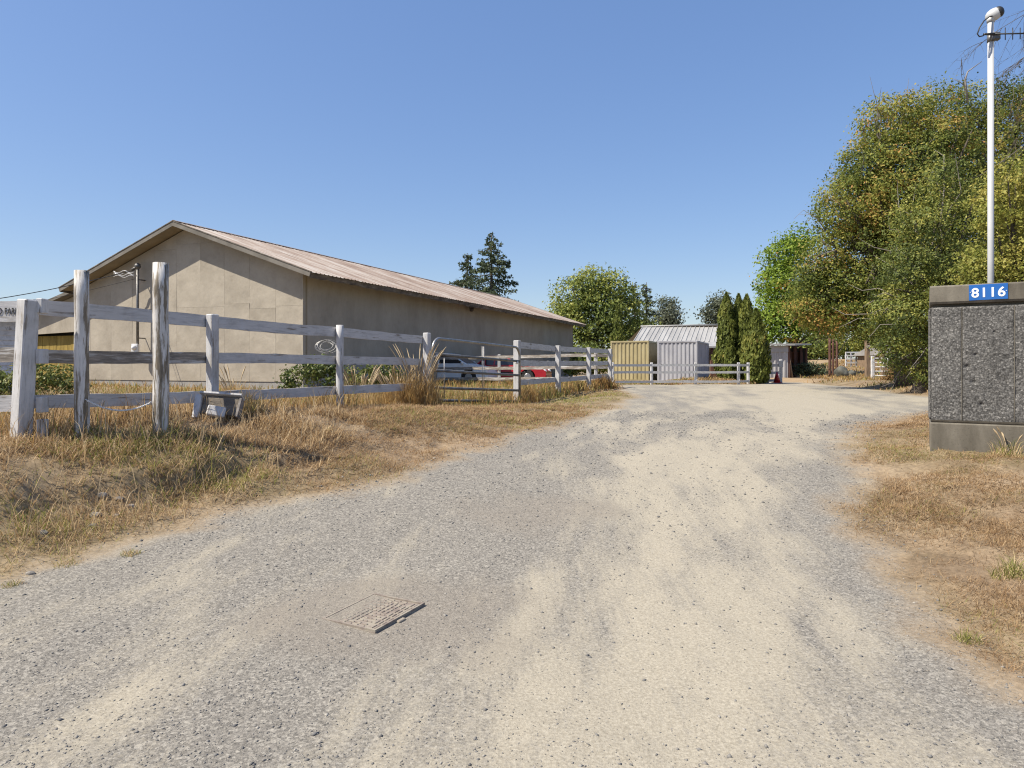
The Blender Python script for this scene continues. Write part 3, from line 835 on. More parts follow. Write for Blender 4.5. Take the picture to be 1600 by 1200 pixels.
# main fence, left run: posts (u, Y)
FP = [(38, 6.45), (332, 8.5), (531, 10.8), (667, 13.5)]
def main_left():
    x0, y0 = fx_(38, 6.45), 6.45
    t = thing('board_fence', (x0, y0, hz(x0, y0)), 'weathered white three-rail board fence on the bank in front of the barn', 'fence')
    pts = []
    for i, (u, Y) in enumerate(FP):
        x = fx_(u, Y); zb = hz(x, Y) - .35; pts.append((x, Y))
        if i == 0: post(t, x - .05, Y, zb, ztop(38, 468, Y), .138, M_['post'], (.09, .0))
        else: post(t, x, Y, zb, ztop(u, (0, 491, 508, 520)[i], Y), (.15, .115, .115, .12)[i], M_['post'], (.0, 0), round_=(i == 2))
    f = Vector((-.9, .43, 0)) * .085                       # rails nailed on the far face
    zt = {0: (.635, .15, -.29), 1: (.615, .155, -.33), 2: (.60, .14, -.34), 3: (.57, .12, -.36)}
    for i in range(3):
        a, b = Vector((*pts[i], 0)), Vector((*pts[i + 1], 0))
        d = (b - a).normalized()
        for r in range(3):
            hh = (.15, .135, .135)[r]
            za = CZ + zt[i][r] - hh / 2; zb = CZ + zt[i + 1][r] - hh / 2
            A = Vector((a.x, a.y, za)) + f + d * (.03 if i else .12); B = Vector((b.x, b.y, zb)) + f - d * .004 + d * .03
            if i == 0: A.z -= .0
            mat = M_['railold'] if (i == 0 and r == 1) else M_['rail']
            lab = 'rotten middle rail with bare dark wood' if (i == 0 and r == 1) else None
            rail(t, A, B, hh, .035, mat, label=lab)
    # spacer blocks beside the first post
    for z, h in ((.56, .14), (.08, .14), (-.38, .15), (-.62, .2)):
        m = MB(); m.box((pts[0][0] + .13, pts[0][1] + .06, CZ + z), (.06, .1, h), None, .006); m.build('spacer_block', M_['post'], t)
    # left bay, running out of the frame
    L0 = Vector((pts[0][0] - 3.1, pts[0][1] + .05, 0))
    post(t, L0.x, L0.y, hz(L0.x, L0.y) - .3, CZ + .62, .15, M_['post'])
    e = Vector((pts[0][0] - .02, pts[0][1] + .1, 0))
    brd = rail(t, (L0.x, L0.y + .09, CZ + .515), (e.x, e.y, CZ + .515), .2, .035, M_['rail'], label='wide top board with black lettering')
    rail(t, (L0.x, L0.y + .09, CZ + .0), (e.x, e.y, CZ + .1), .14, .035, M_['railold'])
    rail(t, (L0.x, L0.y + .09, CZ - .38), (e.x, e.y, CZ - .37), .15, .035, M_['rail'])
    cu = bpy.data.curves.new('lettering', 'FONT'); cu.body = 'D FARM'; cu.size = .088; cu.extrude = .001; cu.offset = .0012; cu.space_character = 1.1
    tmp = bpy.data.objects.new('tmp', cu); COL.objects.link(tmp)
    bpy.context.view_layer.update()
    me = bpy.data.meshes.new_from_object(tmp.evaluated_get(bpy.context.evaluated_depsgraph_get())); bpy.data.objects.remove(tmp)
    me.materials.clear(); me.materials.append(M_['letters']); me.name = 'lettering'
    o = bpy.data.objects.new('lettering', me)
    xl = fx_(-7, 6.5)
    place(o, brd, world_of(brd) @ Matrix.Translation((xl - (L0.x + e.x) / 2, -.0215, -.032)) @ Matrix.Rotation(PI / 2, 4, 'X') @ Matrix.Diagonal((.62, 1, 1, 1)))
    return t
FENCE = main_left()

# two tall old poles and the chain between them
PA = (fx_(128, 6.7), 6.7); PB = (fx_(251, 7.1), 7.1)
for (x, y), vt, w, lab in ((PA, 423, .128, 'slimmer tall weathered white pole on the left end of the chain'), (PB, 411, .152, 'thicker tall cracked white pole on the right end of the chain')):
    zb = hz(x, y) - .4
    p = post(None, x, y, zb, ztop(0, vt, y), w, M_['oldpost'], (-.0, 0), True, 'tall_pole')
    tag(p, lab, 'pole', 'tall poles in front of the fence')
def chain():
    a = Vector((PA[0] + .07, PA[1] - .05, ztop(0, 624, 6.7))); b = Vector((PB[0] - .07, PB[1] - .06, ztop(0, 628, 7.1)))
    t = thing('chain', a, 'thin steel chain sagging between the two tall weathered poles', 'chain')
    n = 44; lk = None
    def pt(s): return a.lerp(b, s) - Vector((0, 0, .095 * 4 * s * (1 - s)))
    for i in range(n):
        p, q = pt(i / n), pt((i + 1) / n)
        M = frame((p + q) / 2, q - p) @ Matrix.Rotation(PI / 2 * (i % 2), 4, 'X')
        if lk is None:
            L = (q - p).length * .78; m = MB()
            pts = [(math.cos(k * PI / 4) * L, math.sin(k * PI / 4) * L * .5, 0) for k in range(9)]
            m.tube(pts, .0032, 4, cap=False); lk = m.mesh('link', M_['lamp'])
        place(bpy.data.objects.new('link', lk), t, M)
chain()

# tubular gate
def gate():
    A = Vector((fx_(676, 13.75), 13.75, 0)); B = Vector((fx_(812, 17.2), 17.2, 0))
    d = (B - A); L = d.length; d.normalize()
    zA = (ztop(0, 626, A.y), ztop(0, 528, A.y)); zB = (ztop(0, 627.5, B.y), ztop(0, 543, B.y))
    def g(s, h):   # s metres from left, h 0..1
        f = s / L; return Vector((A.x + d.x * s, A.y + d.y * s, (zA[0] * (1 - f) + zB[0] * f) + h * ((zA[1] - zA[0]) * (1 - f) + (zB[1] - zB[0]) * f)))
    t = thing('tube_gate', g(L / 2, 0), 'grey tubular steel farm gate with rounded top corners between white fence posts', 'gate')
    pts = [g(0, 0), g(0, .8)] + [g(.25 - .25 * math.cos(k * PI / 12), .8 + .2 * math.sin(k * PI / 12)) for k in range(1, 7)]
    pts += [g(L - .25 + .25 * math.sin(k * PI / 12), .8 + .2 * math.cos(k * PI / 12)) for k in range(0, 7)] + [g(L, 0)]
    m = MB(); m.tube(pts, .031, 8); m.build('outer_frame', M_['galv'], t)
    for h in (0, .2, .48, .74):
        m = MB(); m.tube([g(.02, h + .005), g(L - .02, h + .005)], .03, 8); m.build('cross_tube', M_['galvdark'], t)
    for s in (L * .515, L * .535, L * .11):
        m = MB(); m.tube([g(s, .005), g(s, .99 if s > 1 else .74)], .011, 6); m.build('upright_rod', M_['galv'], t)
    for s, h in ((.12, .72), (L - .16, .72)):
        m = MB(); m.ball(g(s, h), .045, 8, 5); m.tube([g(s, h), g(s, h) + Vector((.0, .09, 0))], .02, 6); m.build('latch_bolt', M_['lamp'], t)
    return A, B, d
GA, GB, GD = gate()

# main fence beyond the gate
def main_right():
    P = [(808, 17.4, 532), (872, 21.6, 540), (920, 24.6, 543), (953, 27.6, 545)]
    x, Y = fx_(808, 17.4), 17.4
    t = thing('board_fence', (x, Y, hz(x, Y)), 'white three-rail board fence running from the tube gate to the containers', 'fence')
    pts = []
    for u, Y, v in P:
        x = fx_(u, Y); pts.append((x, Y, ztop(0, v, Y))); post(t, x, Y, hz(x, Y) - .3, ztop(0, v, Y), .15 if u == 808 else .14, M_['post'])
    f = Vector((-.9, .43, 0)) * .09
    for i in range(3):
        a, b = pts[i], pts[i + 1]; d = (Vector(b) - Vector(a)); d.z = 0; d.normalize()
        for r, dz in enumerate((.1, .57, 1.08)):
            hh = (.17, .16, .15)[r]
            rail(t, Vector((a[0], a[1], a[2] - dz)) + f + d * .02, Vector((b[0], b[1], b[2] - dz)) + f + d * .016, hh, .04, M_['rail'])
main_right()

# inner yard fence in front of the cars
def inner():
    P = [(640, 32.6), (672, 32.0), (780, 29.6), (930, 27.2), (1014, 26.6)]
    P = [(668, 32.0), (780, 30.2), (874, 28.6), (931, 27.8), (957, 27.9)]
    x, Y = fx_(780, 30), 30
    t = thing('yard_fence', (x, Y, hz(x, Y)), 'white rail fence across the yard in front of the parked cars', 'fence')
    tz = [.36, .40, .44, .45, .45]
    pts = [(fx_(u, Y), Y, CZ + z) for (u, Y), z in zip(P, tz)]
    for i, p in enumerate(pts[:4]):
        post(t, p[0], p[1], hz(p[0], p[1]) - .3, p[2] + .06, .13, M_['post'], yaw=0)
    for i in range(4):
        a, b = Vector(pts[i]), Vector(pts[i + 1]); d = (b - a).normalized()
        for dz in (.06, .55, 1.02):
            rail(t, a - Vector((0, .09, dz)) + d * .01, b - Vector((0, .09, dz)), .13, .04, M_['railold'])
inner()

# low fence in front of the containers
def low_fence():
    P = [(957, 31.8), (1018, 32.6), (1087, 33.0), (1154, 33.4), (1169, 34.0)]
    x, Y = fx_(1087, 33), 33
    t = thing('low_fence', (x, Y, hz(x, Y)), 'low white three-rail fence in front of the two containers', 'fence')
    pts = [Vector((fx_(u, Y), Y, 0)) for u, Y in P]
    for i, p in enumerate(pts):
        p.z = CZ + .03
        post(t, p.x, p.y, hz(p.x, p.y) - .3, p.z + .08, .12, M_['bright'], yaw=0)
    for i in range(4):
        a, b = pts[i], pts[i + 1]; d = (b - a).normalized()
        for dz in (.05, .39, .84):
            rail(t, a - Vector((0, .085, dz)) + d * .006, b - Vector((0, .085, dz)), .11, .035, M_['bright'])
low_fence()

# short fence and white marker post right of the cedars
def short_fence():
    x, Y = fx_(1210, 37), 37
    t = thing('short_fence', (x, Y, hz(x, Y)), 'short grey-white fence panel between the cedars and the metal lean-to', 'fence')
    a = Vector((fx_(1178, 36.6), 36.6, CZ - .03)); b = Vector((fx_(1220, 37.4), 37.4, CZ + .0))
    for k, p in enumerate((a, a.lerp(b, .5), b)):
        post(t, p.x, p.y, hz(p.x, p.y) - .3, p.z + (.3 if k == 2 else .05), .13, M_['bright' if k == 2 else 'post'], yaw=0)
    for dz in (.03, .42, .84):
        rail(t, a - Vector((0, .09, dz)), b - Vector((.07, .09, dz)), .14, .04, M_['rail'])
    m = MB(); m.box((b.x - .08, b.y - .2, CZ + .05), (.26, .05, .34), None, .01); m.build('notice_board', M_['bright'], t)
    x, Y = fx_(1214, 36.7), 36.7; z = hz(x, Y)
    c = thing('marker_cone', (x, Y, z), 'small red cone standing at the foot of the short fence', 'cone')
    m = MB(); m.tube([(x, Y, z + .04), (x, Y, z + .62)], [.19, .04], 12); m.build('cone_body', M_['redlamp'], c)
    m = MB(); m.box((x, Y, z + .025), (.44, .44, .05), None, .01); m.build('cone_base', M_['redlamp'], c)
short_fence()

# tilted broken box by the second post
def box_sign():
    Y = 8.05; c = P3(337, 634, Y)
    x, y = c.x, c.y; z = hz(x, y)
    t = thing('broken_box', (x, y, z), 'tilted broken wooden box with peeling white edges leaning by the fence', 'wooden box')
    M = Matrix.Translation((x, y, z + .03)) @ Matrix.Rotation(.12, 4, 'Z') @ Matrix.Rotation(-.55, 4, 'X') @ Matrix.Rotation(.09, 4, 'Y')
    m = MB(); m.box((.03, 0, .14), (.42, .03, .24), None, .006); m.build('face_board', M_['fascia'], t, M)
    m = MB(); m.box((0, .02, .285), (.5, .15, .03), None, .006); m.build('top_board', M_['post'], t, M)
    m = MB(); m.box((-.215, -.0, .12), (.07, .12, .31), None, .006); m.build('side_board', M_['post'], t, M @ Matrix.Rotation(-.12, 4, 'Y'))
    m = MB(); m.box((.0, -.06, .02), (.2, .11, .13), None, .012); m.build('loose_block', M_['post'], t, M @ Matrix.Rotation(.25, 4, 'Z'))
    m = MB(); m.box((.24, .03, .13), (.03, .12, .26), None, .004); m.build('side_board', M_['greywood'], t, M)
box_sign()

# coil of white wire hooked on the fence
def coil():
    Y = 10.75; c = P3(507, 539, Y) + Vector((0, .16, 0))
    m = MB()
    for k in range(7):
        r = .18 - k * .014 + random.uniform(-.02, .02); ox, oz = random.uniform(-.03, .03), random.uniform(-.02, .02)
        tl = random.uniform(-.4, .4)
        pts = [(c.x + ox + math.cos(a * PI / 12) * r, c.y + math.sin(a * PI / 12 + tl) * .05, c.z + oz + math.sin(a * PI / 12) * r * .62) for a in range(25)]
        m.tube(pts, .003, 4, cap=False)
    tag(m.build('wire_coil', M_['galv'], None), 'loose coil of white wire hanging on the fence middle rail', 'wire coil')
coil()
# ------------------------------------------------------------------ concrete gate pillar with house number
def aggmat():
    m = bpy.data.materials.new('exposed_aggregate'); nt, pb = nodes_of(m)
    v = coords(nt, rnd=False)
    w = noise(nt, v, 40, 3); wv = mix(nt, .012, v, w.outputs['Color'], 'ADD')
    vo = N(nt, 'ShaderNodeTexVoronoi'); vo.inputs['Scale'].default_value = 62; nt.links.new(wv, vo.inputs['Vector'])
    s = N(nt, 'ShaderNodeSeparateColor'); nt.links.new(vo.outputs['Color'], s.inputs[0])
    r = ramp(nt, [(0, (.085, .083, .081)), (.5, (.14, .136, .13)), (.85, (.19, .185, .177)), (1, (.3, .29, .275))]); nt.links.new(s.outputs[0], r.inputs[0])
    e = ramp(nt, [(.0, 1), (.42, .95), (.75, .35)]); nt.links.new(vo.outputs['Distance'], e.inputs[0])
    n = noise(nt, v, 2.5, 5, .6); r2 = ramp(nt, [(.3, .7), (.7, 1.12)]); nt.links.new(n.outputs[0], r2.inputs[0])
    c = mix(nt, .9, r.outputs[0], e.outputs[0], 'MULTIPLY'); c = mix(nt, 1, c, r2.outputs[0], 'MULTIPLY')
    nt.links.new(c, pb.inputs['Base Color']); pb.inputs['Roughness'].default_value = .85
    b = bump(nt, pb, vo.outputs['Distance'], -.6, .01)
    n3 = noise(nt, v, 160, 3); bump(nt, pb, n3.outputs[0], .4, .004, b)
    M_['agg'] = m
    m = bpy.data.materials.new('stained_smooth_concrete'); nt, pb = nodes_of(m)
    v = coords(nt, (1.6, 1.6, .5), rnd=False); n = noise(nt, v, 2.2, 8, .7)
    r = ramp(nt, [(.3, (.075, .066, .051)), (.5, (.125, .112, .09)), (.7, (.19, .172, .14))]); nt.links.new(n.outputs[0], r.inputs[0])
    v2 = coords(nt, rnd=False); n2 = noise(nt, v2, 45, 5, .7); r2 = ramp(nt, [(.28, .5), (.42, 1)]); nt.links.new(n2.outputs[0], r2.inputs[0])
    c = mix(nt, .8, r.outputs[0], r2.outputs[0], 'MULTIPLY')
    nt.links.new(c, pb.inputs['Base Color']); pb.inputs['Roughness'].default_value = .9
    bump(nt, pb, n2.outputs[0], .35, .005)
    M_['conc'] = m
aggmat()
PC = Vector((5.04, 8.2, 0)); PT = Vector((.857, -.516, 0)).normalized(); PN = Vector((-.516, -.857, 0)).normalized()
def pillar():
    wid, dep = 1.62, .75
    zb = CZ - 1.03
    t = thing('gate_pillar', (PC.x, PC.y, zb), 'massive grey concrete gate pillar with exposed aggregate panels and blue number plate', 'pillar')
    F = frame((PC.x, PC.y, CZ), PT)      # x along the face, y into the block, z up (relative to the eye height)
    if (F.col[1].to_3d()).dot(PN) > 0: raise RuntimeError('frame')
    m = MB(); m.box((wid / 2, dep / 2, -.95), (wid + .03, dep + .03, .52), None, .015)
    m.build('base_block', M_['conc'], t, F)
    m = MB(); m.box((wid / 2, dep / 2 + .035, .02), (wid - .03, dep - .05, 1.43)); m.build('core', M_['conc'], t, F)
    # cap with chamfered underside
    prof = [(-.015, .725), (-.03, .75), (-.03, .925), (-.015, .943), (dep + .015, .943), (dep + .03, .925), (dep + .03, .75), (dep + .015, .725)]
    m = MB(); R = F @ Matrix(((0, 0, 1, 0), (1, 0, 0, 0), (0, 1, 0, 0), (0, 0, 0, 1)))
    m.prism(prof, -.015, wid + .015, R); m.build('cap', M_['conc'], t, Matrix.Identity(4))
    # aggregate panels: rough pebbled surface in real relief
    seams = [0, .307, .807, 1.307, wid]
    for i in range(4):
        a, b = seams[i], seams[i + 1]
        st = .0085
        us = np.linspace(a, b, int((b - a) / st)); vs_ = np.linspace(-.655, .685, int(1.34 / st))
        U, Vv = np.meshgrid(us, vs_)
        ed = np.minimum(np.minimum(U - a, b - U) / .012, np.minimum((Vv + .655) / .03, (.685 - Vv) / .02)); ed = np.clip(ed, 0, 1)
        d = (fbm(U * 60, Vv * 60, 80 + i, 2) ** 1.3) * .009 + (fbm(U * 3.2, Vv * 3.2, 90, 3) - .5) * .028
        hole = np.zeros_like(U)
        for hx, hy, hr in ((.44, .12, .014), (.36, -.02, .025), (.42, -.2, .03), (.62, .38, .015), (.5, -.46, .02)):
            hole += np.exp(-(((U - hx) ** 2 + (Vv - hy) ** 2) / hr ** 2)) * .02
        yy = -.002 - (d + .004) * ed + hole
        pts = np.stack([U, yy, Vv], -1).reshape(-1, 3)
        Fm = np.array(F); wp = pts @ Fm[:3, :3].T + Fm[:3, 3]
        ny_, nx_ = U.shape; ii = np.arange(nx_ * ny_).reshape(ny_, nx_)
        q = np.stack([ii[:-1, :-1], ii[:-1, 1:], ii[1:, 1:], ii[1:, :-1]], -1).reshape(-1, 4)
        o = fmesh('aggregate_panel', wp, q, M_['agg'], parent=t)
    for s in seams[1:4]:
        m = MB(); m.box((s, -.004, .015), (.007, .02, 1.33)); m.build('panel_rib', M_['conc'], t, F)
    # side skin (hardly seen) and lip under the panels
    m = MB(); m.box((-.012, dep / 2, .015), (.03, dep - .02, 1.34), None, .01); m.build('side_panel', M_['agg'], t, F)
    m = MB(); m.prism([(.03, -.72), (.03, -.655), (-.012, -.655), (-.005, -.675)], .0, wid, R); m.build('lip', M_['conc'], t, Matrix.Identity(4))
    # number plate
    S = F @ Matrix.Translation((.56, -.034, .842)) @ Matrix.Rotation(math.radians(-.6), 4, 'Y')
    m = MB(); m.box((0, 0, 0), (.372, .006, .18), None, .002); pl = m.build('number_plate', M_['signblue'], t, S)
    cu = bpy.data.curves.new('digits', 'FONT'); cu.body = '8116'; cu.size = .152; cu.extrude = .0012; cu.offset = .0030; cu.align_x = 'CENTER'; cu.space_character = 1.1
    tmp = bpy.data.objects.new('tmp', cu); COL.objects.link(tmp); bpy.context.view_layer.update()
    me = bpy.data.meshes.new_from_object(tmp.evaluated_get(bpy.context.evaluated_depsgraph_get())); bpy.data.objects.remove(tmp)
    me.materials.clear(); me.materials.append(M_['signwhite']); me.name = 'digits'
    place(bpy.data.objects.new('digits', me), pl, S @ Matrix.Translation((0, -.0048, -.0545)) @ Matrix.Rotation(PI / 2, 4, 'X'))
    for sx in (-.171, .171):
        m = MB(); m.ball((sx, -.004, .005), .006, 8, 4); m.build('screw', M_['lamp'], pl, S)
pillar()

def antenna_pole():
    Y = 8.75; x = fx_(1548, Y); zb = hz(x, Y) - .2; zt = ztop(0, 30, Y)
    t = thing('antenna_pole', (x, Y, zb), 'tall thin white pole with lamp head and antenna rising behind the concrete pillar', 'pole')
    m = MB(); m.tube([(x, Y, zb), (x, Y, zt)], .036, 16); m.build('mast', M_['whitepole'], t)
    # lamp head: white dome tilted to the right with a dark lens
    h = Vector((x + .035, Y - .01, zt + .055)); ax = Vector((.75, -.45, .35)).normalized()
    M = frame(h, ax)
    m = MB(); m.ball((0, 0, 0), (.1, .075, .078), 14, 10); hd = m.build('lamp_head', M_['whitepole'], t, M)
    m = MB(); m.ball((.055, 0, 0), (.058, .066, .07), 14, 8); m.build('lens', M_['black'], hd, M)
    m = MB(); m.tube([(x, Y, zt - .04), (x, Y, zt + .02)], .045, 14); m.build('collar', M_['whitepole'], t)
    # antenna
    za = ztop(0, 60, Y)
    b0 = Vector((x - .12, Y - .06, za + .025)); b1 = Vector((x + .62, Y - .25, za - .05))
    m = MB(); m.tube([b0, b1], .009, 6)
    m.tube([b0 - (b1 - b0) * .02, b0 + (b1 - b0) * .14], [.012, .02], 8)
    an = m.build('antenna_boom', M_['black'], t)
    for k in range(7):
        p = b0.lerp(b1, .3 + k * .107)
        e = MB(); l = .078 - k * .003; e.tube([p - Vector((0, 0, l)), p + Vector((0, 0, l))], .0055, 5); e.build('element', M_['black'], an)
    m = MB(); m.box((x + .03, Y - .055, za), (.09, .06, .1), None, .012); m.tube([(x, Y, za - .05), (x, Y, za + .05)], .042, 12); m.build('clamp', M_['galvdark'], t)
    ctl = [(x - .0, Y - .045, zt + .02), (x - .06, Y - .06, zt - .0), (x - .14, Y - .08, zt - .06), (x - .2, Y - .08, zt - .15), (x - .225, Y - .08, zt - .23), (x - .2, Y - .08, zt - .262),
           (x - .15, Y - .08, zt - .25), (x - .11, Y - .07, za + .03), (x - .06, Y - .06, za + .02)]
    m = MB(); m.tube(ctl, .008, 6); m.build('cable', M_['black'], t)
antenna_pole()

# ------------------------------------------------------------------ shipping containers
M_['cont_yellow'] = simple('pale_yellow_container_paint', [(.3, (.28, .235, .12)), (.55, (.37, .315, .175)), (.75, (.42, .37, .22))], 1.6, .55, .1, stretch=(1, 1, .5))
M_['cont_white'] = simple('grey_white_container_paint', [(.28, (.24, .245, .28)), (.5, (.34, .345, .38)), (.75, (.39, .395, .42))], 1.6, .55, .1, stretch=(1, 1, .5))
def container(u0, Y0, mat, label, w=2.44, name='shipping_container'):
    T = Vector((.924, -.382, 0)); L = Vector((.382, .924, 0)); H = 2.6; Lc = 6.06
    p = Vector((fx_(u0, Y0), Y0, CZ + ztop(0, 533, Y0) - CZ - H))
    t = thing(name, p, label, 'container')
    F = frame(p, T)          # x along the near end, y back, z up
    def corr(n, w_, h):      # corrugated sheet in x,z
        prof = []
        s = w_ / n
        for k in range(n):
            x = k * s; prof += [(x, .0), (x + s * .36, .0), (x + s * .5, .04), (x + s * .86, .04)]
        prof.append((w_, 0))
        vs = [(x, y, 0) for x, y in prof] + [(x, y, h) for x, y in prof]; q = len(prof)
        return vs, [(a, a + 1, q + a + 1, q + a) for a in range(q - 1)]
    vs, fs = corr(9, w - .2, H - .26)
    m = MB(); m.add(vs, fs); m.build('corrugated_end', mat, t, F @ Matrix.Translation((.1, .03, .16)))
    vs, fs = corr(22, Lc - .2, H - .24)
    for xx in (0, 1):
        m = MB(); m.add(vs, fs)
        R = Matrix.Translation((w - .03 if xx else .03, .1, .16)) @ Matrix.Rotation(PI / 2, 4, 'Z')
        m.build('corrugated_side', mat, t, F @ R)
    for x in (.055, w - .055):
        for y in (.055, Lc - .055):
            m = MB(); m.box((x, y, H / 2), (.11, .11, H), None, .01); m.build('corner_post', mat, t, F)
    m = MB()
    for z in (.08, H - .05):
        for y in (.05, Lc - .05): m.box((w / 2, y, z), (w - .22, .09, .15 if z < 1 else .1))
        for x in (.045, w - .045): m.box((x, Lc / 2, z), (.08, Lc - .22, .15 if z < 1 else .1))
    m.build('rail_frame', mat, t, F)
    for x in (.08, w - .08):
        for y in (.08, Lc - .08):
            m = MB(); m.box((x, y, H - .055), (.17, .17, .118), None, .01); m.build('corner_casting', mat, t, F)
    m = MB(); m.box((w / 2, Lc / 2, H - .03), (w - .15, Lc - .15, .03)); m.box((w / 2, Lc - .08, H / 2), (w - .2, .04, H - .2)); m.build('roof', mat, t, F)
    m = MB(); m.box((w / 2, Lc / 2, .12), (w - .2, Lc - .2, .05)); m.build('floor', M_['greywood'], t, F)
container(954, 43.6, M_['cont_yellow'], 'pale yellow corrugated shipping container left of the white one')
container(1027, 42.6, M_['cont_white'], 'white corrugated shipping container right of the yellow one')

# ------------------------------------------------------------------ metal roofed shed and lean-to behind
M_['roofpale'] = simple('pale_metal_roof', [(.3, (.26, .255, .245)), (.55, (.345, .34, .33)), (.75, (.4, .395, .385))], .9, .5, .1, stretch=(1, .3, 1))
M_['sidemetal'] = simple('grey_corrugated_wall', [(.3, (.3, .3, .31)), (.7, (.43, .43, .44))], .8, .5, .1, stretch=(1, 1, .4))
M_['shedwall'] = simple('dull_grey_shed_wall', [(.3, (.17, .16, .15)), (.7, (.25, .24, .23))], 2, .8, .3)
def ribbed_panels(t, M, n, w, L, mat, name='roof_sheet'):
    """n sheets of width w along x, length L along y in frame M"""
    vs = []; prof = [(0, 0), (w * .12, .035), (w * .2, .035), (w * .3, 0), (w + .02, 0.004)]
    for y in (0, L): vs += [(x, y, z) for x, z in prof]
    q = len(prof); fs = [(a, a + 1, q + a + 1, q + a) for a in range(q - 1)]
    mb = MB(); mb.add(vs, fs); me = mb.mesh(name, mat)
    for k in range(n): place(bpy.data.objects.new(name, me), t, M @ Matrix.Translation((k * w, random.uniform(-.03, .03), 0)))
def shed():
    A = P3(988, 534.5, 52); B = P3(1130, 534.5, 52); R0 = P3(1003, 511, 56); R1 = P3(1132, 508, 56)
    zb = hz(15, 54) - .2
    t = thing('metal_roofed_shed', ((A.x + B.x) / 2, 54, zb), 'low grey shed with pale ribbed metal roof behind the containers and cedars', 'shed')
    ux = (B - A); Lx = ux.length; ux.normalize(); uy = (R0 - A); uy = uy - ux * uy.dot(ux); Ls = uy.length; uy.normalize(); uz = ux.cross(uy)
    sh = (R0 - A).dot(ux)
    M = Matrix(((ux.x, uy.x, uz.x, A.x), (ux.y, uy.y, uz.y, A.y), (ux.z, uy.z, uz.z, A.z), (0, 0, 0, 1)))
    Sh = Matrix(((1, sh / Ls, 0, 0), (0, 1, 0, 0), (0, 0, 1, 0), (0, 0, 0, 1)))
    w = .36; vs = []
    prof = [(0, 0), (w * .1, .05), (w * .24, .05), (w * .34, 0), (w + .02, 0.004)]
    for y in (0, Ls): vs += [(x + y * sh / Ls, y, z) for x, z in prof]
    q = len(prof); mb = MB(); mb.add(vs, [(a, a + 1, q + a + 1, q + a) for a in range(q - 1)]); me = mb.mesh('roof_sheet', M_['roofpale'])
    for k in range(int(Lx / w)): place(bpy.data.objects.new('roof_sheet', me), t, M @ Matrix.Translation((k * w, random.uniform(-.03, .03), 0)))
    m = MB(); m.tube([R0 + Vector((-.1, 0, .05)), R1 + Vector((.1, 0, .05))], .08, 6); m.build('ridge_cap', M_['roofpale'], t)
    m = MB(); m.box(((A.x + B.x) / 2 + .1, 52.55, (A.z + zb) / 2 - .08), (Lx - .4, .15, A.z - zb - .05)); m.box(((R0.x + R1.x) / 2, 56.3, (A.z + zb) / 2), (Lx - .6, .15, A.z - zb)); m.build('wall', M_['shedwall'], t)
    for s in (0, 1):
        x = A.x + .3 if s == 0 else B.x - .3
        m = MB(); xr = R0.x + .3 if s == 0 else R1.x - .3; m.add([(x, 52.6, zb), (xr, 56.2, zb), (xr, 56.2, R0.z - .15), (x, 52.6, A.z - .1)], [(0, 1, 2, 3)]); m.build('gable_wall', M_['shedwall'], t)
    m = MB(); m.add([R0, R1, R1 + Vector((0, 4, -1.3)), R0 + Vector((-.8, 4, -1.3))], [(0, 1, 2, 3)]); m.build('rear_roof', M_['roofpale'], t)
    # lower porch roof right of the white container
    a = P3(1098, 541, 49); b = P3(1135, 541, 49); c = P3(1135, 534.5, 51.8); d = P3(1090, 534.5, 51.8)
    m = MB(); m.add([a, b, c, d] + [p - Vector((0, 0, .12)) for p in (a, b, c, d)], [(0, 1, 2, 3), (7, 6, 5, 4), (0, 4, 5, 1), (1, 5, 6, 2), (3, 2, 6, 7), (0, 3, 7, 4)]); m.build('porch_roof', M_['roofpale'], t)
    for u in (1112, 1121):
        p = P3(u, 541, 49.3); m = MB(); m.box((p.x, p.y, (p.z + zb) / 2), (.16, .16, p.z - zb - .1)); m.build('porch_post', M_['redwood'], t)
    m = MB(); p = P3(1119, 560, 52.4); m.box((p.x, p.y, zb + 1.05), (.95, .08, 2.1)); m.build('door', M_['redwood'], t)
shed()
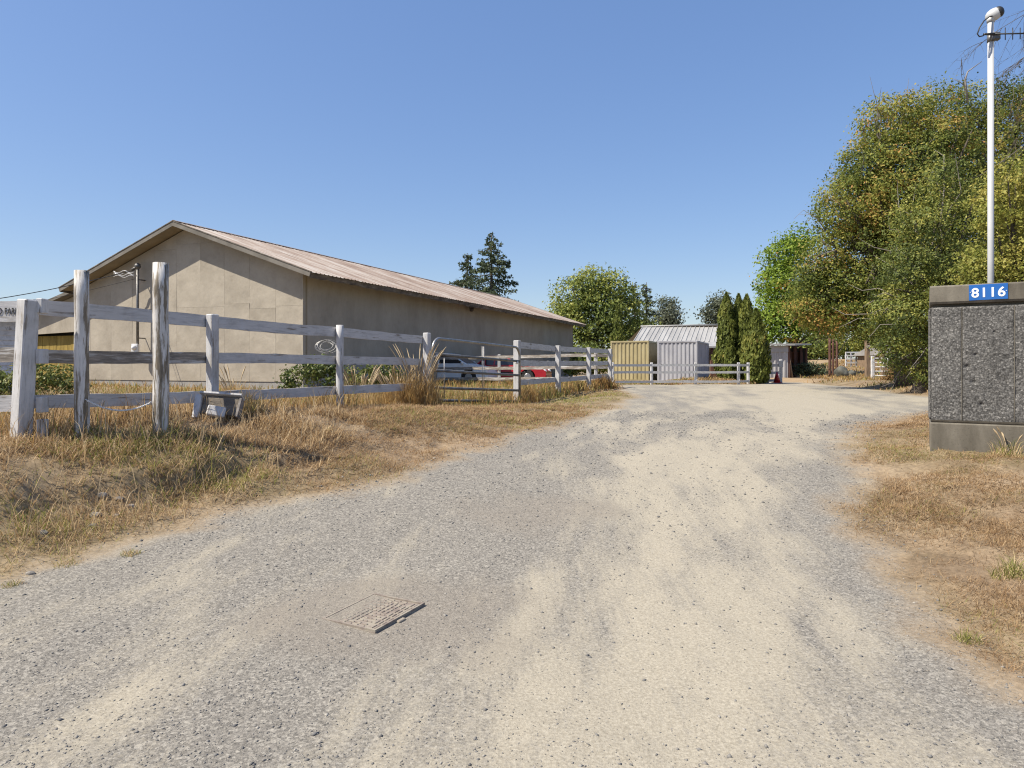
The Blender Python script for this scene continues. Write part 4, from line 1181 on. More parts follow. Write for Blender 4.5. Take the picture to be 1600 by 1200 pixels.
def lean_to():
    Y = 46.0
    zt = ztop(0, 540, Y); x0 = fx_(1172, Y); x1 = fx_(1231, Y); zb = hz(x1, Y) - .2
    t = thing('metal_lean_to', ((x0 + x1) / 2, Y, zb), 'grey corrugated metal lean-to with flat roof right of the cedars', 'lean-to')
    n = int((x1 - x0) / .3); w = (x1 - x0) / n
    vs = []; prof = [(0, 0), (w * .2, -.04), (w * .45, -.04), (w * .65, 0), (w + .01, .002)]
    for z in (0, zt - zb - .35): vs += [(x, y, z) for x, y in prof]
    q = len(prof); mb = MB(); mb.add(vs, [(a, a + 1, q + a + 1, q + a) for a in range(q - 1)]); me = mb.mesh('wall_sheet', M_['sidemetal'])
    for k in range(n): place(bpy.data.objects.new('wall_sheet', me), t, Matrix.Translation((x0 + k * w, Y, zb)))
    m = MB(); m.box(((x0 + x1) / 2, Y - .03, zt - .22), (x1 - x0, .1, .4)); m.build('fascia', M_['sidemetal'], t)
    m = MB(); m.add([(x0 - .3, Y - .3, zt), (x1 + .35, Y - .3, zt), (x1 + 4.7, Y + 7, zt + .25), (x0 - .3, Y + 7, zt + .25), (x0 - .3, Y - .3, zt + .1), (x1 + .35, Y - .3, zt + .1), (x1 + 4.7, Y + 7, zt + .35), (x0 - .3, Y + 7, zt + .35)],
                    [(3, 2, 1, 0), (4, 5, 6, 7), (0, 1, 5, 4), (1, 2, 6, 5), (2, 3, 7, 6), (3, 0, 4, 7)]); m.build('roof', M_['roofpale'], t)
    # open right side: red-brown posts, dark back
    for k in range(4):
        m = MB(); yy = Y + .1 + k * 2.1; xx = x1 + .09 + k * 1.3
        m.box((xx, yy, (zt + zb) / 2), (.16, .16, zt - zb)); m.build('post', M_['redwood'], t)
    for k in range(6):
        m = MB(); yy = Y + .9 + k * 1.05; m.box((x1 + .25 + k * .65, yy, (zt + zb) / 2 + (-.1 if k % 2 else .45)), (.05, .55, zt - zb - (.5 if k % 2 else 1.6))); m.build('side_board', M_['redwood'], t)
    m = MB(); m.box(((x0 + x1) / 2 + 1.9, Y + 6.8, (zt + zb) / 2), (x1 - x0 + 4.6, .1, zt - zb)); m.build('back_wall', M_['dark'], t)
    m = MB(); m.tube([(x1 + .35, Y + .1, zb + .1), (x1 + .12, Y + .2, zb + 1.9)], .07, 6); m.build('leaning_brace', M_['timber'], t)
lean_to()

# ------------------------------------------------------------------ parked cars
def car(name, label, x, Y, L, H, body, kind, yaw=0.0):
    z = hz(x, Y, False)
    t = thing(name, (x, Y, z), label, 'car', 0)
    F = Matrix.Translation((x, Y, z)) @ Matrix.Rotation(yaw, 4, 'Z')
    R = F @ Matrix.Rotation(PI / 2, 4, 'X')       # prism x,z ; extruded towards -y
    w = 1.74; wr = .33
    fx1, rx = L / 2 - .95, -L / 2 + .85
    belt = H * .63
    def arch(cx, r, a0, a1, n=8): return [(cx + r * math.cos(a0 + (a1 - a0) * k / n), wr + r * math.sin(a0 + (a1 - a0) * k / n)) for k in range(n + 1)]
    low = [(-L / 2 + .05, .28)] + arch(rx, .4, PI * 1.04, -.04 * PI) + arch(fx1, .4, PI * 1.04, -.04 * PI) + [(L / 2 - .05, .26), (L / 2, .5), (L / 2 - .04, belt * .72), (L / 2 - .25, belt * .84), (fx1 - .15, belt + .02), (-L / 2 + .1, belt + .02), (-L / 2, belt * .8)]
    m = MB(); m.prism(low, -w / 2, w / 2, R); m.build('body', body, t, Matrix.Identity(4))
    if kind == 'van': gh = [(fx1 - .05, belt), (fx1 - .95, H - .06), (fx1 - 1.25, H), (-L / 2 + .35, H), (-L / 2 + .12, H - .1), (-L / 2 + .06, belt)]
    else: gh = [(fx1 - .35, belt), (fx1 - 1.15, H - .05), (fx1 - 1.4, H), (-L / 2 + .9, H), (-L / 2 + .7, H - .05), (-L / 2 + .15, belt)]
    # greenhouse with tumblehome
    def ins(z_): return w / 2 - .04 - .17 * (z_ - belt) / (H - belt)
    vs = [F @ Vector((a, -ins(b), b)) for a, b in gh] + [F @ Vector((a, ins(b), b)) for a, b in gh]; n = len(gh)
    fs = [tuple(range(n)), tuple(reversed(range(n, 2 * n)))] + [(i, n + i, n + (i + 1) % n, (i + 1) % n) for i in range(n)]
    m = MB(); m.add(vs, fs); m.build('cabin', body, t, Matrix.Identity(4))
    def sidewin(pts, nm='side_window', side=-1):
        vs = []
        for o in (.0, .012): vs += [F @ Vector((a, side * (ins(b) + o), b)) for a, b in pts]
        k = len(pts); m = MB(); m.add(vs, [tuple(range(k)), tuple(range(k, 2 * k))] + [(i, (i + 1) % k, k + (i + 1) % k, k + i) for i in range(k)])
        m.build(nm, M_['darkglass'], t, Matrix.Identity(4))
    zt_, zb_ = H - .11, belt + .05
    xf0, xf1 = (fx1 - .22, fx1 - .98) if kind == 'van' else (fx1 - .5, fx1 - 1.17)
    xr0 = gh[-1][0] + .2; xr1 = gh[-2][0] + .1
    for side in (-1, 1):
        mid1 = xf1 - .55; mid2 = (mid1 + xr0) / 2 - .1
        sidewin([(xf0, zb_), (xf1, zt_), (mid1 + .04, zt_), (mid1 + .0, zb_)], side=side)
        sidewin([(mid1 - .08, zb_), (mid1 - .04, zt_), (mid2 + .04, zt_), (mid2 + .04, zb_)], side=side)
        sidewin([(mid2 - .05, zb_), (mid2 - .05, zt_), (xr1 + .05, zt_), (xr0, zb_)], side=side)
    for (i, j, nm, mt) in ((0, 1, 'windshield', M_['blueglass']), (-1, -2, 'rear_window', M_['darkglass'])):
        a, b = Vector(gh[i]), Vector(gh[j]); d = 1 if i == 0 else -1
        a = a.lerp(b, .08); b = a.lerp(b, .92)
        q = [F @ Vector((a.x + d * .012, -ins(a.y) + .07, a.y + .01)), F @ Vector((a.x + d * .012, ins(a.y) - .07, a.y + .01)), F @ Vector((b.x + d * .012, ins(b.y) - .07, b.y + .01)), F @ Vector((b.x + d * .012, -ins(b.y) + .07, b.y + .01))]
        m = MB(); off = F.to_3x3() @ Vector((-d * .02, 0, -.01)); m.add(q + [p + off for p in q], [(0, 1, 2, 3), (7, 6, 5, 4), (0, 4, 5, 1), (1, 5, 6, 2), (2, 6, 7, 3), (3, 7, 4, 0)]); m.build(nm, mt, t, Matrix.Identity(4))
    for cx in (fx1, rx):
        for s in (-1, 1):
            c = Vector((cx, s * (w / 2 - .1), wr))
            m = MB(); m.tube([c + Vector((0, -.1, 0)), c + Vector((0, -.085, 0)), c + Vector((0, .085, 0)), c + Vector((0, .1, 0))], [wr - .03, wr, wr, wr - .03], 20)
            wl = m.build('wheel', M_['rubber'], t, F)
            m = MB(); m.tube([c + Vector((0, s * .09, 0)), c + Vector((0, s * .108, 0))], [.2, .17], 14); m.build('rim', M_['alloy'], wl, F)
    for s in (-1, 1):
        m = MB(); m.ball((L / 2 - .13, s * (w / 2 - .22), belt * .7), (.14, .2, .09)); m.build('headlight', M_['lamp'], t, F)
        m = MB(); m.box((-L / 2 + .03, s * (w / 2 - .1), belt * .85), (.09, .16, .3), None, .02); m.build('tail_light', M_['redlamp'], t, F)
        m = MB(); m.box((fx1 - .3, s * (w / 2 + .06), belt + .08), (.12, .18, .13), None, .03); m.build('mirror', body, t, F)
        m = MB(); m.box((0, s * (w / 2 + .004), belt * .62), (L * .42, .014, .05), None, .004); m.build('side_trim', M_['black'], t, F)
    m = MB(); m.box((L / 2 - .06, 0, .36), (.16, w - .06, .2), None, .05); m.build('bumper', body, t, F)
    m = MB(); m.box((0, 0, .3), (L - .9, w - .3, .2)); m.build('underbody', M_['black'], t, F)
Yv = 34.2
car('parked_car', 'white minivan parked facing right beside the barn, behind the yard fence', fx_(702, Yv), Yv, 4.5, 1.5, M_['carwhite'], 'van', -.26)
Yr = 35.6
car('parked_car', 'red hatchback parked beyond the nose of the white minivan', fx_(800, Yr), Yr, 3.9, 1.42, M_['carred'], 'hatch', -.22)

# ------------------------------------------------------------------ far yard on the right
def arch_gate():
    Y = 44
    x0, x1 = fx_(1355, Y), fx_(1380, Y + 1); zb = hz(x0, Y)
    t = thing('timber_arch', (x0, Y, zb), 'brown timber post arch with crossbar at the end of the track', 'arch')
    for x, y, tt in ((x0, Y, 532), (x1, Y + 1, 535)):
        m = MB(); m.box((x, y, (zb - .3 + ztop(0, tt, y)) / 2), (.24, .24, ztop(0, tt, y) - zb + .3), None, .02); m.build('post', M_['timber'], t)
    m = MB(); a = P3(1355, 542, Y - .18); b = P3(1400, 541, Y + .8); m.tube([a, b], .09, 8); m.build('crossbar', M_['greywood'], t)
    m = MB(); m.tube([P3(1374, 560, Y), P3(1382, 541, Y + .6)], .05, 6); m.build('brace', M_['timber'], t)
arch_gate()
def white_gate():
    Y = 41
    A = P3(1364, 586, Y); B = P3(1387, 586, Y - .6); zt = ztop(0, 559, Y)
    t = thing('white_pipe_gate', A, 'small white metal bar gate below the timber arch', 'gate')
    post(t, A.x - .02, A.y, hz(A.x, A.y) - .2, zt + .1, .16, M_['bright'], yaw=0)
    for k in range(5):
        z = CZ + (A.z - CZ) * (1 - k / 4) + (zt - CZ) * k / 4 - .03
        m = MB(); m.tube([(A.x + .1, A.y - .02, z), (B.x, B.y, z)], .035, 6); m.build('bar', M_['whitepole'], t)
    m = MB(); m.tube([(B.x, B.y, A.z - .05), (B.x, B.y, zt)], .035, 6); m.build('stile', M_['whitepole'], t)
    m = MB(); m.tube([(A.x + .3, A.y - .03, A.z), (B.x - .1, B.y - .03, zt)], .025, 6); m.build('diagonal_brace', M_['whitepole'], t)
white_gate()
def far_fence():
    Y = 66
    a, b = fx_(1322, Y), fx_(1354, Y)
    x = (a + b) / 2
    t = thing('paddock_fence', (x, Y, hz(x, Y)), 'distant white rail fence across the far end of the dirt track', 'fence')
    n = 4
    for k in range(n + 1):
        xx = a + (b - a) * k / n; zb = hz(xx, Y, False); post(t, xx, Y, zb - .2, zb + 1.45, .13, M_['bright'], yaw=0)
    for dz in (.4, .75, 1.1, 1.4):
        rail(t, (a - .1, Y - .1, hz(a, Y, False) + dz), (b + .1, Y - .1, hz(b, Y, False) + dz), .13, .04, M_['bright'])
far_fence()
def rock():
    Y = 47; x = fx_(1315, Y); z = hz(x, Y, False)
    bm = bmesh.new(); bmesh.ops.create_icosphere(bm, subdivisions=3, radius=1)
    from mathutils import noise as mn
    for v in bm.verts:
        v.co *= 1 + .28 * mn.noise(v.co * 1.3) + .07 * mn.noise(v.co * 4)
        v.co = Vector((v.co.x * .46, v.co.y * .5, v.co.z * .46 + .3))
    me = bpy.data.meshes.new('boulder'); bm.to_mesh(me); bm.free(); me.materials.append(M_['boulder'])
    for p in me.polygons: p.use_smooth = True
    o = bpy.data.objects.new('boulder', me); place(o, None, Matrix.Translation((x, Y, z)))
    tag(o, 'upright grey boulder standing beside the dirt track', 'boulder')
    o = bpy.data.objects.new('boulder', me); place(o, None, Matrix.Translation((x + .95, Y + .6, z)) @ Matrix.Rotation(1.2, 4, 'Z') @ Matrix.Scale(.62, 4))
    tag(o, 'smaller grey boulder just right of the upright one', 'boulder')
    for k, u in enumerate((1296.5, 1301.5, 1307.5)):
        xx = fx_(u, Y + .3); zz = hz(xx, Y + .3, False)
        q = post(None, xx, Y + .3, zz - .2, zz + 2.7 - .1 * k, .17, M_['redwood'], round_=True, name='wooden_pole')
        tag(q, 'dark brown wooden pole, %s of the close row of three left of the boulder' % ('leftmost', 'middle one', 'rightmost')[k], 'pole', 'close row of dark poles by the boulder')
    Y = 60; x = fx_(1418, Y)
    t = thing('far_house', (x, Y, hz(x, Y)), 'low far house with grey roof half hidden by the big tree', 'house')
    zt = ztop(0, 553, Y); zb = hz(x, Y) - .5
    m = MB(); m.box((x, Y + 3, (zt + zb) / 2), (3.2, 5, zt - zb)); m.build('wall', M_['timber'], t)
    m = MB(); m.add([(x - 1.9, Y - .1, zt - .1), (x + 1.9, Y - .1, zt - .1), (x + 1.9, Y + 6.1, zt - .1), (x - 1.9, Y + 6.1, zt - .1), (x - 1.7, Y + 3, zt + .8), (x + 1.7, Y + 3, zt + .8)], [(0, 1, 5, 4), (2, 3, 4, 5), (0, 4, 3), (1, 2, 5), (3, 2, 1, 0)]); m.build('roof', M_['shedwall'], t)
rock()
# loose stones in the eroded bank
for k, (u, v, r) in enumerate(((149, 806, .04), (182, 806, .024), (66, 833, .032), (146, 822, .03), (205, 792, .032), (48, 897, .025), (160, 775, .04), (185, 780, .032))):
    Y = 5.6
    for _ in range(30):
        x = fx_(u, Y); zz = hz(x, Y); vv = HOR + (CZ - zz) * FPX / Y
        Y += (vv - v) * .006
    bm = bmesh.new(); bmesh.ops.create_icosphere(bm, subdivisions=2, radius=1)
    for vtx in bm.verts: vtx.co = Vector((vtx.co.x * r * 1.4, vtx.co.y * r, vtx.co.z * r * .75)) * random.uniform(.88, 1.1)
    me = bpy.data.meshes.new('bank_stone'); bm.to_mesh(me); bm.free(); me.materials.append(M_['stone'])
    o = bpy.data.objects.new('bank_stone', me); place(o, None, Matrix.Translation((fx_(u, Y), Y, hz(fx_(u, Y), Y) + r * .1)))
    tag(o, ('pale stone, larger of the pair in the middle of the eroded bank edge', 'pale stone just right of the larger stone in the bank edge', 'stone lying apart in the lower bank near the left frame edge',
           'small stone just below the larger stone in the bank edge', 'small stone furthest right in the eroded bank edge', 'flat stone on the gravel border at the far left',
           'stone under the lip of the bank, highest of the stones', 'stone right of the highest stone under the bank lip')[k], 'stone', 'stones in the eroded bank')
# ------------------------------------------------------------------ vegetation
M_['leaf_big'] = leafmat('olive_bronze_leaves', [(0, (.06, .085, .022)), (.35, (.17, .21, .045)), (.6, (.29, .3, .065)), (.84, (.42, .34, .09)), (1, (.5, .27, .09))], .42, .6, .25)
M_['leaf_dark'] = leafmat('dark_glossy_leaves', [(0, (.045, .065, .02)), (.6, (.17, .21, .052)), (1, (.4, .38, .09))], .4, .55, .3)
M_['leaf_yel'] = leafmat('yellow_green_leaves', [(0, (.14, .17, .03)), (.5, (.3, .305, .07)), (1, (.44, .38, .1))], .38, .55, .25)
M_['leaf_maple'] = leafmat('bright_green_leaves', [(0, (.1, .17, .018)), (.5, (.21, .3, .04)), (.93, (.34, .41, .07)), (1, (.4, .22, .05))], .42, .55, .25)
M_['leaf_mid'] = leafmat('mid_green_leaves', [(0, (.085, .115, .03)), (.5, (.23, .28, .07)), (1, (.4, .4, .1))], .36, .55, .25)
M_['leaf_grey'] = leafmat('grey_green_leaves', [(0, (.07, .085, .055)), (.5, (.14, .16, .105)), (1, (.21, .225, .16))], .36, .55, .25)
M_['needle'] = leafmat('conifer_needles', [(0, (.04, .058, .034)), (.5, (.085, .112, .06)), (1, (.15, .175, .09))], .2, .6, .2)
M_['thuja'] = leafmat('cedar_sprays', [(0, (.05, .07, .016)), (.5, (.14, .165, .034)), (.85, (.23, .23, .055)), (1, (.28, .19, .06))], .25, .6, .2)
M_['straw'] = leafmat('dry_grass_blades', [(0, (.2, .11, .052)), (.4, (.39, .268, .148)), (.68, (.53, .39, .228)), (.82, (.6, .475, .3)), (.86, (.3, .28, .085)), (1, (.2, .23, .06))], .4, .7, .15)
M_['gold'] = leafmat('golden_tall_grass', [(0, (.22, .12, .042)), (.5, (.46, .3, .12)), (.85, (.58, .44, .23)), (.9, (.28, .26, .08)), (1, (.18, .21, .055))], .42, .65, .15)
M_['weed'] = leafmat('green_weed_leaves', [(0, (.05, .08, .02)), (.6, (.13, .165, .04)), (1, (.3, .28, .1))], .3, .5)
M_['rustbush'] = leafmat('rust_brown_leaves', [(0, (.06, .035, .015)), (.5, (.15, .085, .035)), (1, (.24, .15, .06))], .3, .6)

def unit(a): return a / np.maximum(np.linalg.norm(a, axis=-1, keepdims=True), 1e-9)
def leaf_quads(P, Nn, size, asp=.55, droop=0.0):
    """rhombic leaves at P with normals Nn"""
    n = len(P)
    r = rng.normal(size=(n, 3)); a = unit(np.cross(Nn, r)); a[:, 2] -= droop; a = unit(a); b = unit(np.cross(Nn, a))
    s = size[:, None]
    v = np.stack([P - a * s * .5, P + b * s * asp * .5 + Nn * s * .06, P + a * s * .5, P - b * s * asp * .5 + Nn * s * .06], 1).reshape(-1, 3)
    return v, np.arange(n * 4).reshape(-1, 4)
def crown_points(blobs, ncl, per, crad, hollow=.5):
    """cluster centres spread through ellipsoid blobs (cx,cy,cz,rx,ry,rz), more to the outside"""
    B = np.array(blobs, float)
    wgt = (B[:, 3] * B[:, 4] * B[:, 5]) ** .7; wgt /= wgt.sum()
    k = rng.choice(len(B), ncl, p=wgt)
    d = unit(rng.normal(size=(ncl, 3)))
    r = hollow + (1.0 - hollow) * rng.random(ncl) ** .55 + rng.normal(0, .06, ncl)
    C = B[k, :3] + d * B[k, 3:] * r[:, None]
    cs = crad * (.55 + .9 * rng.random(ncl))
    ctint = rng.normal(0, .23, ncl)
    P = np.repeat(C, per, 0) + np.clip(rng.normal(size=(ncl * per, 3)), -1.7, 1.7) * np.repeat(cs, per)[:, None] * np.array([.6, .6, .42])
    D = np.repeat(d, per, 0)
    return P, D, np.repeat(ctint, per), C
def limbs(m, base, top, r0, targets, n=7):
    """trunk from base to top and limbs to the targets"""
    base = Vector(base); top = Vector(top)
    path = [base.lerp(top, i / 6) + Vector((random.uniform(-.04, .04), random.uniform(-.04, .04), 0)) * (top - base).length * .3 * (i > 0) for i in range(7)]
    m.tube(path, [r0 * (1 - .75 * i / 6) * (1.25 if i == 0 else 1) for i in range(7)], 9)
    for c in targets:
        c = Vector(c); q = path[random.randint(2, 5)]
        mid = q.lerp(c, .5) + Vector((random.uniform(-.3, .3), random.uniform(-.3, .3), random.uniform(0, .4))) * .3
        m.tube([q, q.lerp(mid, .5), mid, mid.lerp(c, .6), c], [r0 * .34, r0 * .27, r0 * .2, r0 * .12, r0 * .05], 5)
def tree(name, label, cat, base, blobs, mat, ncl, per, crad, leaf, r0, group=None, tint0=.45, tops=.12, hollow=.5, nl=14, asp=.55, twigs=0):
    b = Vector(base)
    t = thing(name, b, label, cat, 0, group)
    B = np.array(blobs, float); ctr = (B[:, :3] * B[:, 3:4]).sum(0) / B[:, 3].sum()
    P, D, ct, C = crown_points(blobs, ncl, per, crad, hollow)
    ok = P[:, 2] > hgt(P[:, 0], P[:, 1], micro=False) + .1
    P, D, ct = P[ok], D[ok], ct[ok]
    nrm = unit(D * .8 + np.array([0, 0, .35]) + rng.normal(size=P.shape) * .6)
    sz = leaf * (.6 + .8 * rng.random(len(P)))
    v, f = leaf_quads(P, nrm, sz, asp, .25)
    zr = (P[:, 2] - P[:, 2].min()) / max(1e-6, np.ptp(P[:, 2]))
    big = fbm(P[:, 0] * .45 + P[:, 1] * .2, P[:, 2] * .45, 33, 3) - .5
    tint = np.clip(tint0 + ct + rng.normal(0, .11, len(P)) + big * 1.0, 0, 1)
    cr = fmesh('crown', v, f, mat, {'tint': np.repeat(tint, 4)}, parent=t); cr['kind'] = 'stuff'
    m = MB(); sel = C[rng.choice(len(C), min(nl, len(C)), replace=False)]
    limbs(m, b - Vector((0, 0, .2)), Vector((ctr[0], ctr[1], ctr[2] + B[:, 5].max() * .2)), r0, sel); m.build('trunk', M_['bark'], t)
    if twigs:
        m = MB()
        for c in C[rng.choice(len(C), twigs, replace=False)]:
            d = unit(c - ctr); p0 = c - d * 1.3; p = p0.copy(); pts = [tuple(p)]
            for k in range(5):
                p = p + (d + rng.normal(0, .42, 3)) * .4; pts.append(tuple(p))
            m.tube(pts, [.036, .03, .023, .016, .01, .004], 4, cap=False)
        m.build('bare_twigs', M_['twig'], t)['kind'] = 'stuff'
    return t
def BL(Y, *uvr, dy=1.0):
    """blobs from (u, v, rpx[, dY]) at depth Y"""
    out = []
    for q in uvr:
        y = Y + (q[3] if len(q) > 3 else 0); p = P3(q[0], q[1], y); r = q[2] * y / FPX
        out.append((p.x, p.y, p.z, r, r * dy, r * .95))
    return out
def gp(u, Y): x = fx_(u, Y); return (x, Y, hz(x, Y, False))

# the big mass on the right: bronze-tinged tree, its neighbour behind the pole, a dark holly below, a yellow-green one in front
tree('broadleaf_tree', 'large olive and bronze leaved tree overhanging the track left of the pole', 'tree', gp(1420, 26),
     BL(26, (1300, 470, 62), (1290, 400, 40), (1330, 330, 58), (1355, 255, 45), (1390, 200, 50), (1430, 175, 40), (1400, 300, 95), (1380, 410, 90), (1335, 488, 46), (1268, 480, 32), (1272, 430, 30), (1380, 490, 50), (1450, 250, 80), (1440, 380, 95)),
     M_['leaf_big'], 1900, 64, .4, .1, .42, tint0=.34, hollow=.45, nl=60, twigs=130)
tree('broadleaf_tree', 'tall bronze-topped tree behind the white antenna pole', 'tree', gp(1560, 27),
     BL(27, (1480, 180, 52), (1530, 172, 48), (1585, 172, 50), (1640, 190, 80), (1500, 260, 80), (1580, 290, 100), (1680, 300, 120), (1520, 370, 90), (1620, 420, 120)),
     M_['leaf_big'], 1700, 60, .4, .1, .45, tint0=.46, hollow=.45, nl=40, twigs=90)
tree('holly_tree', 'dark glossy leaved tree reaching the ground left of the concrete pillar', 'tree', gp(1435, 21.5),
     BL(21.5, (1440, 560, 45), (1415, 500, 55), (1430, 430, 62), (1450, 355, 55), (1480, 300, 50), (1490, 480, 80), (1530, 560, 60), (1520, 420, 70), (1455, 590, 25), (1400, 545, 28)),
     M_['leaf_dark'], 1000, 58, .3, .082, .25, tint0=.5, hollow=.35, nl=26, twigs=60)
tree('shrubby_tree', 'yellow-green layered tree between the antenna pole and the frame edge', 'tree', gp(1600, 15),
     BL(15, (1550, 330, 38), (1590, 290, 45), (1640, 330, 70), (1560, 400, 48), (1520, 420, 28), (1600, 430, 65), (1660, 450, 80), (1535, 450, 35), (1620, 540, 70), (1530, 520, 45)),
     M_['leaf_yel'], 650, 56, .26, .072, .16, tint0=.5, hollow=.35, nl=20)
tree('maple_tree', 'bright green leafy tree behind the metal lean-to', 'tree', gp(1240, 54),
     BL(54, (1225, 400, 32), (1250, 380, 28), (1205, 440, 26), (1240, 450, 48), (1205, 490, 30), (1260, 488, 42), (1225, 505, 36), (1285, 470, 40), (1292, 500, 28), (1190, 520, 18)),
     M_['leaf_maple'], 900, 26, .6, .24, .3, tint0=.45, hollow=.4)
# beyond the track
for k, (u, Y, vv, r, mt, lab) in enumerate(((1283, 88, 535, 22, 'leaf_yel', 'yellow-green tree beyond the track behind the dark poles'), (1318, 98, 530, 26, 'leaf_mid', 'mid green tree beyond the far paddock fence'),
                                           (1362, 84, 528, 24, 'leaf_yel', 'yellow-green tree behind the timber arch'), (1402, 92, 525, 30, 'leaf_dark', 'dark tree behind the far grey-roofed house'), (1262, 84, 545, 20, 'leaf_mid', 'mid green bushy tree right behind the lean-to posts'))):
    tree('far_tree', lab, 'tree', gp(u, Y), BL(Y, (u, vv, r), (u - r * .6, vv + r * .5, r * .7), (u + r * .6, vv + r * .45, r * .7)), M_[mt], 150, 22, .7, .34, .2, nl=6)
tree('low_juniper', 'low dark spreading juniper beside the lean-to posts', 'shrub', gp(1266, 47), BL(47, (1258, 577, 10), (1268, 575, 11), (1281, 577, 9), (1249, 579, 7)), M_['needle'], 140, 22, .2, .12, .05, nl=5)
tree('rust_bush', 'rust brown half dry bush by the white bar gate', 'shrub', gp(1404, 30), BL(30, (1398, 588, 14), (1412, 585, 17), (1405, 575, 13), (1388, 597, 9)), M_['rustbush'], 200, 20, .18, .1, .04, nl=8)
# trees left of the containers
tree('broadleaf_tree', 'wide rounded green tree behind the far end of the barn', 'tree', gp(925, 68),
     BL(68, (898, 465, 34), (925, 445, 28), (958, 452, 26), (940, 470, 34), (880, 480, 20), (890, 500, 30), (930, 500, 45), (965, 495, 35), (900, 540, 35), (960, 540, 38), (985, 470, 22), (1000, 520, 25)),
     M_['leaf_mid'], 1000, 24, .8, .28, .4, tint0=.5, hollow=.55)
tree('poplar_tree', 'pale grey-green airy tree above the left end of the shed roof', 'tree', gp(1043, 90),
     BL(90, (1043, 475, 14), (1040, 492, 18), (1052, 497, 14), (1034, 510, 12), (1048, 515, 16)), M_['leaf_grey'], 240, 18, .8, .3, .22, hollow=.3, nl=10)
tree('poplar_tree', 'grey-green tree half hidden left of the tall cedars', 'tree', gp(1120, 74),
     BL(74, (1128, 475, 18), (1112, 490, 14), (1118, 505, 14), (1140, 490, 18)), M_['leaf_grey'], 240, 18, .7, .28, .2, hollow=.3, nl=10)
tree('bush', 'green bush beyond the yard fence near the yellow container', 'shrub', gp(930, 48), BL(48, (915, 560, 22), (940, 565, 16), (895, 575, 12)), M_['leaf_mid'], 200, 22, .4, .2, .06, nl=6)

def conifer(name, label, u, Y, vtop, vbot, rpx, sparse=1.0, lean=0, mat='needle', group=None, dens=1.0):
    b = Vector(gp(u, Y)); top = P3(u, vtop, Y); H = top.z - b.z; R = rpx * Y / FPX
    t = thing(name, b, label, 'conifer', 0, group)
    m = MB(); m.tube([b - Vector((0, 0, .3)), b.lerp(top, .5), top], [H * .022, H * .014, .03], 8); m.build('trunk', M_['bark'], t)
    PP = []; NN = []; mb = MB()
    zlo = P3(u, vbot, Y).z
    nb = int(34 * dens)
    for k in range(nb):
        f = (k + random.random()) / nb                 # 0 low, 1 top
        z = zlo + (top.z - zlo) * f
        for j in range(random.randint(2, 4)):
            a = random.uniform(0, 2 * PI); L = R * (1 - f) ** .75 * random.uniform(.45, 1.15) * sparse + .25
            d = Vector((math.cos(a), math.sin(a), 0)); pts = []
            for s in range(5):
                q = s / 4; pts.append(Vector((b.x, b.y, z)) + d * L * q + Vector((0, 0, -.28 * L * q ** 1.3 + .16 * L * q ** 3)))
            mb.tube(pts, [.05, .04, .03, .02, .01], 4, cap=False)
            n = int(max(8, L * 26 * dens))
            q = rng.random(n) ** .6
            side = np.array([-d.y, d.x, 0]); c = np.array(pts)
            P = np.stack([np.interp(q, np.linspace(0, 1, 5), c[:, i]) for i in range(3)], 1)
            P = P + side * (rng.normal(0, .16, n) * L * (1.1 - q))[:, None] + rng.normal(0, .1, (n, 3)) * np.array([1, 1, 1.4]) - np.array([0, 0, .12])
            PP.append(P)
    mb.build('branches', M_['bark'], t)
    P = np.concatenate(PP); nrm = unit(rng.normal(size=P.shape) * .8 + np.array([0, 0, .5]))
    v, f = leaf_quads(P, nrm, (.34 if mat == 'needle' else .26) * (.6 + .8 * rng.random(len(P))) * Y / 75, .45, .5)
    tint = np.clip(.45 + rng.normal(0, .2, len(P)), 0, 1)
    cr = fmesh('crown', v, f, M_[mat], {'tint': np.repeat(tint, 4)}, parent=t); cr['kind'] = 'stuff'
conifer('douglas_fir', 'tall ragged fir with open top rising behind the barn roof', 768, 76, 364, 540, 78, 1.15, dens=1.15)
conifer('douglas_fir', 'smaller fir leaning against the tall one behind the barn roof', 730, 79, 396, 540, 66, 1.05)
conifer('spruce_tree', 'left of two slim dark spires behind the wide green tree', 992, 80, 443, 545, 20, 1.0, dens=.8)
conifer('spruce_tree', 'right of two slim dark spires, layered branches over the shed roof', 1010, 78, 441, 545, 26, 1.0, dens=.8)

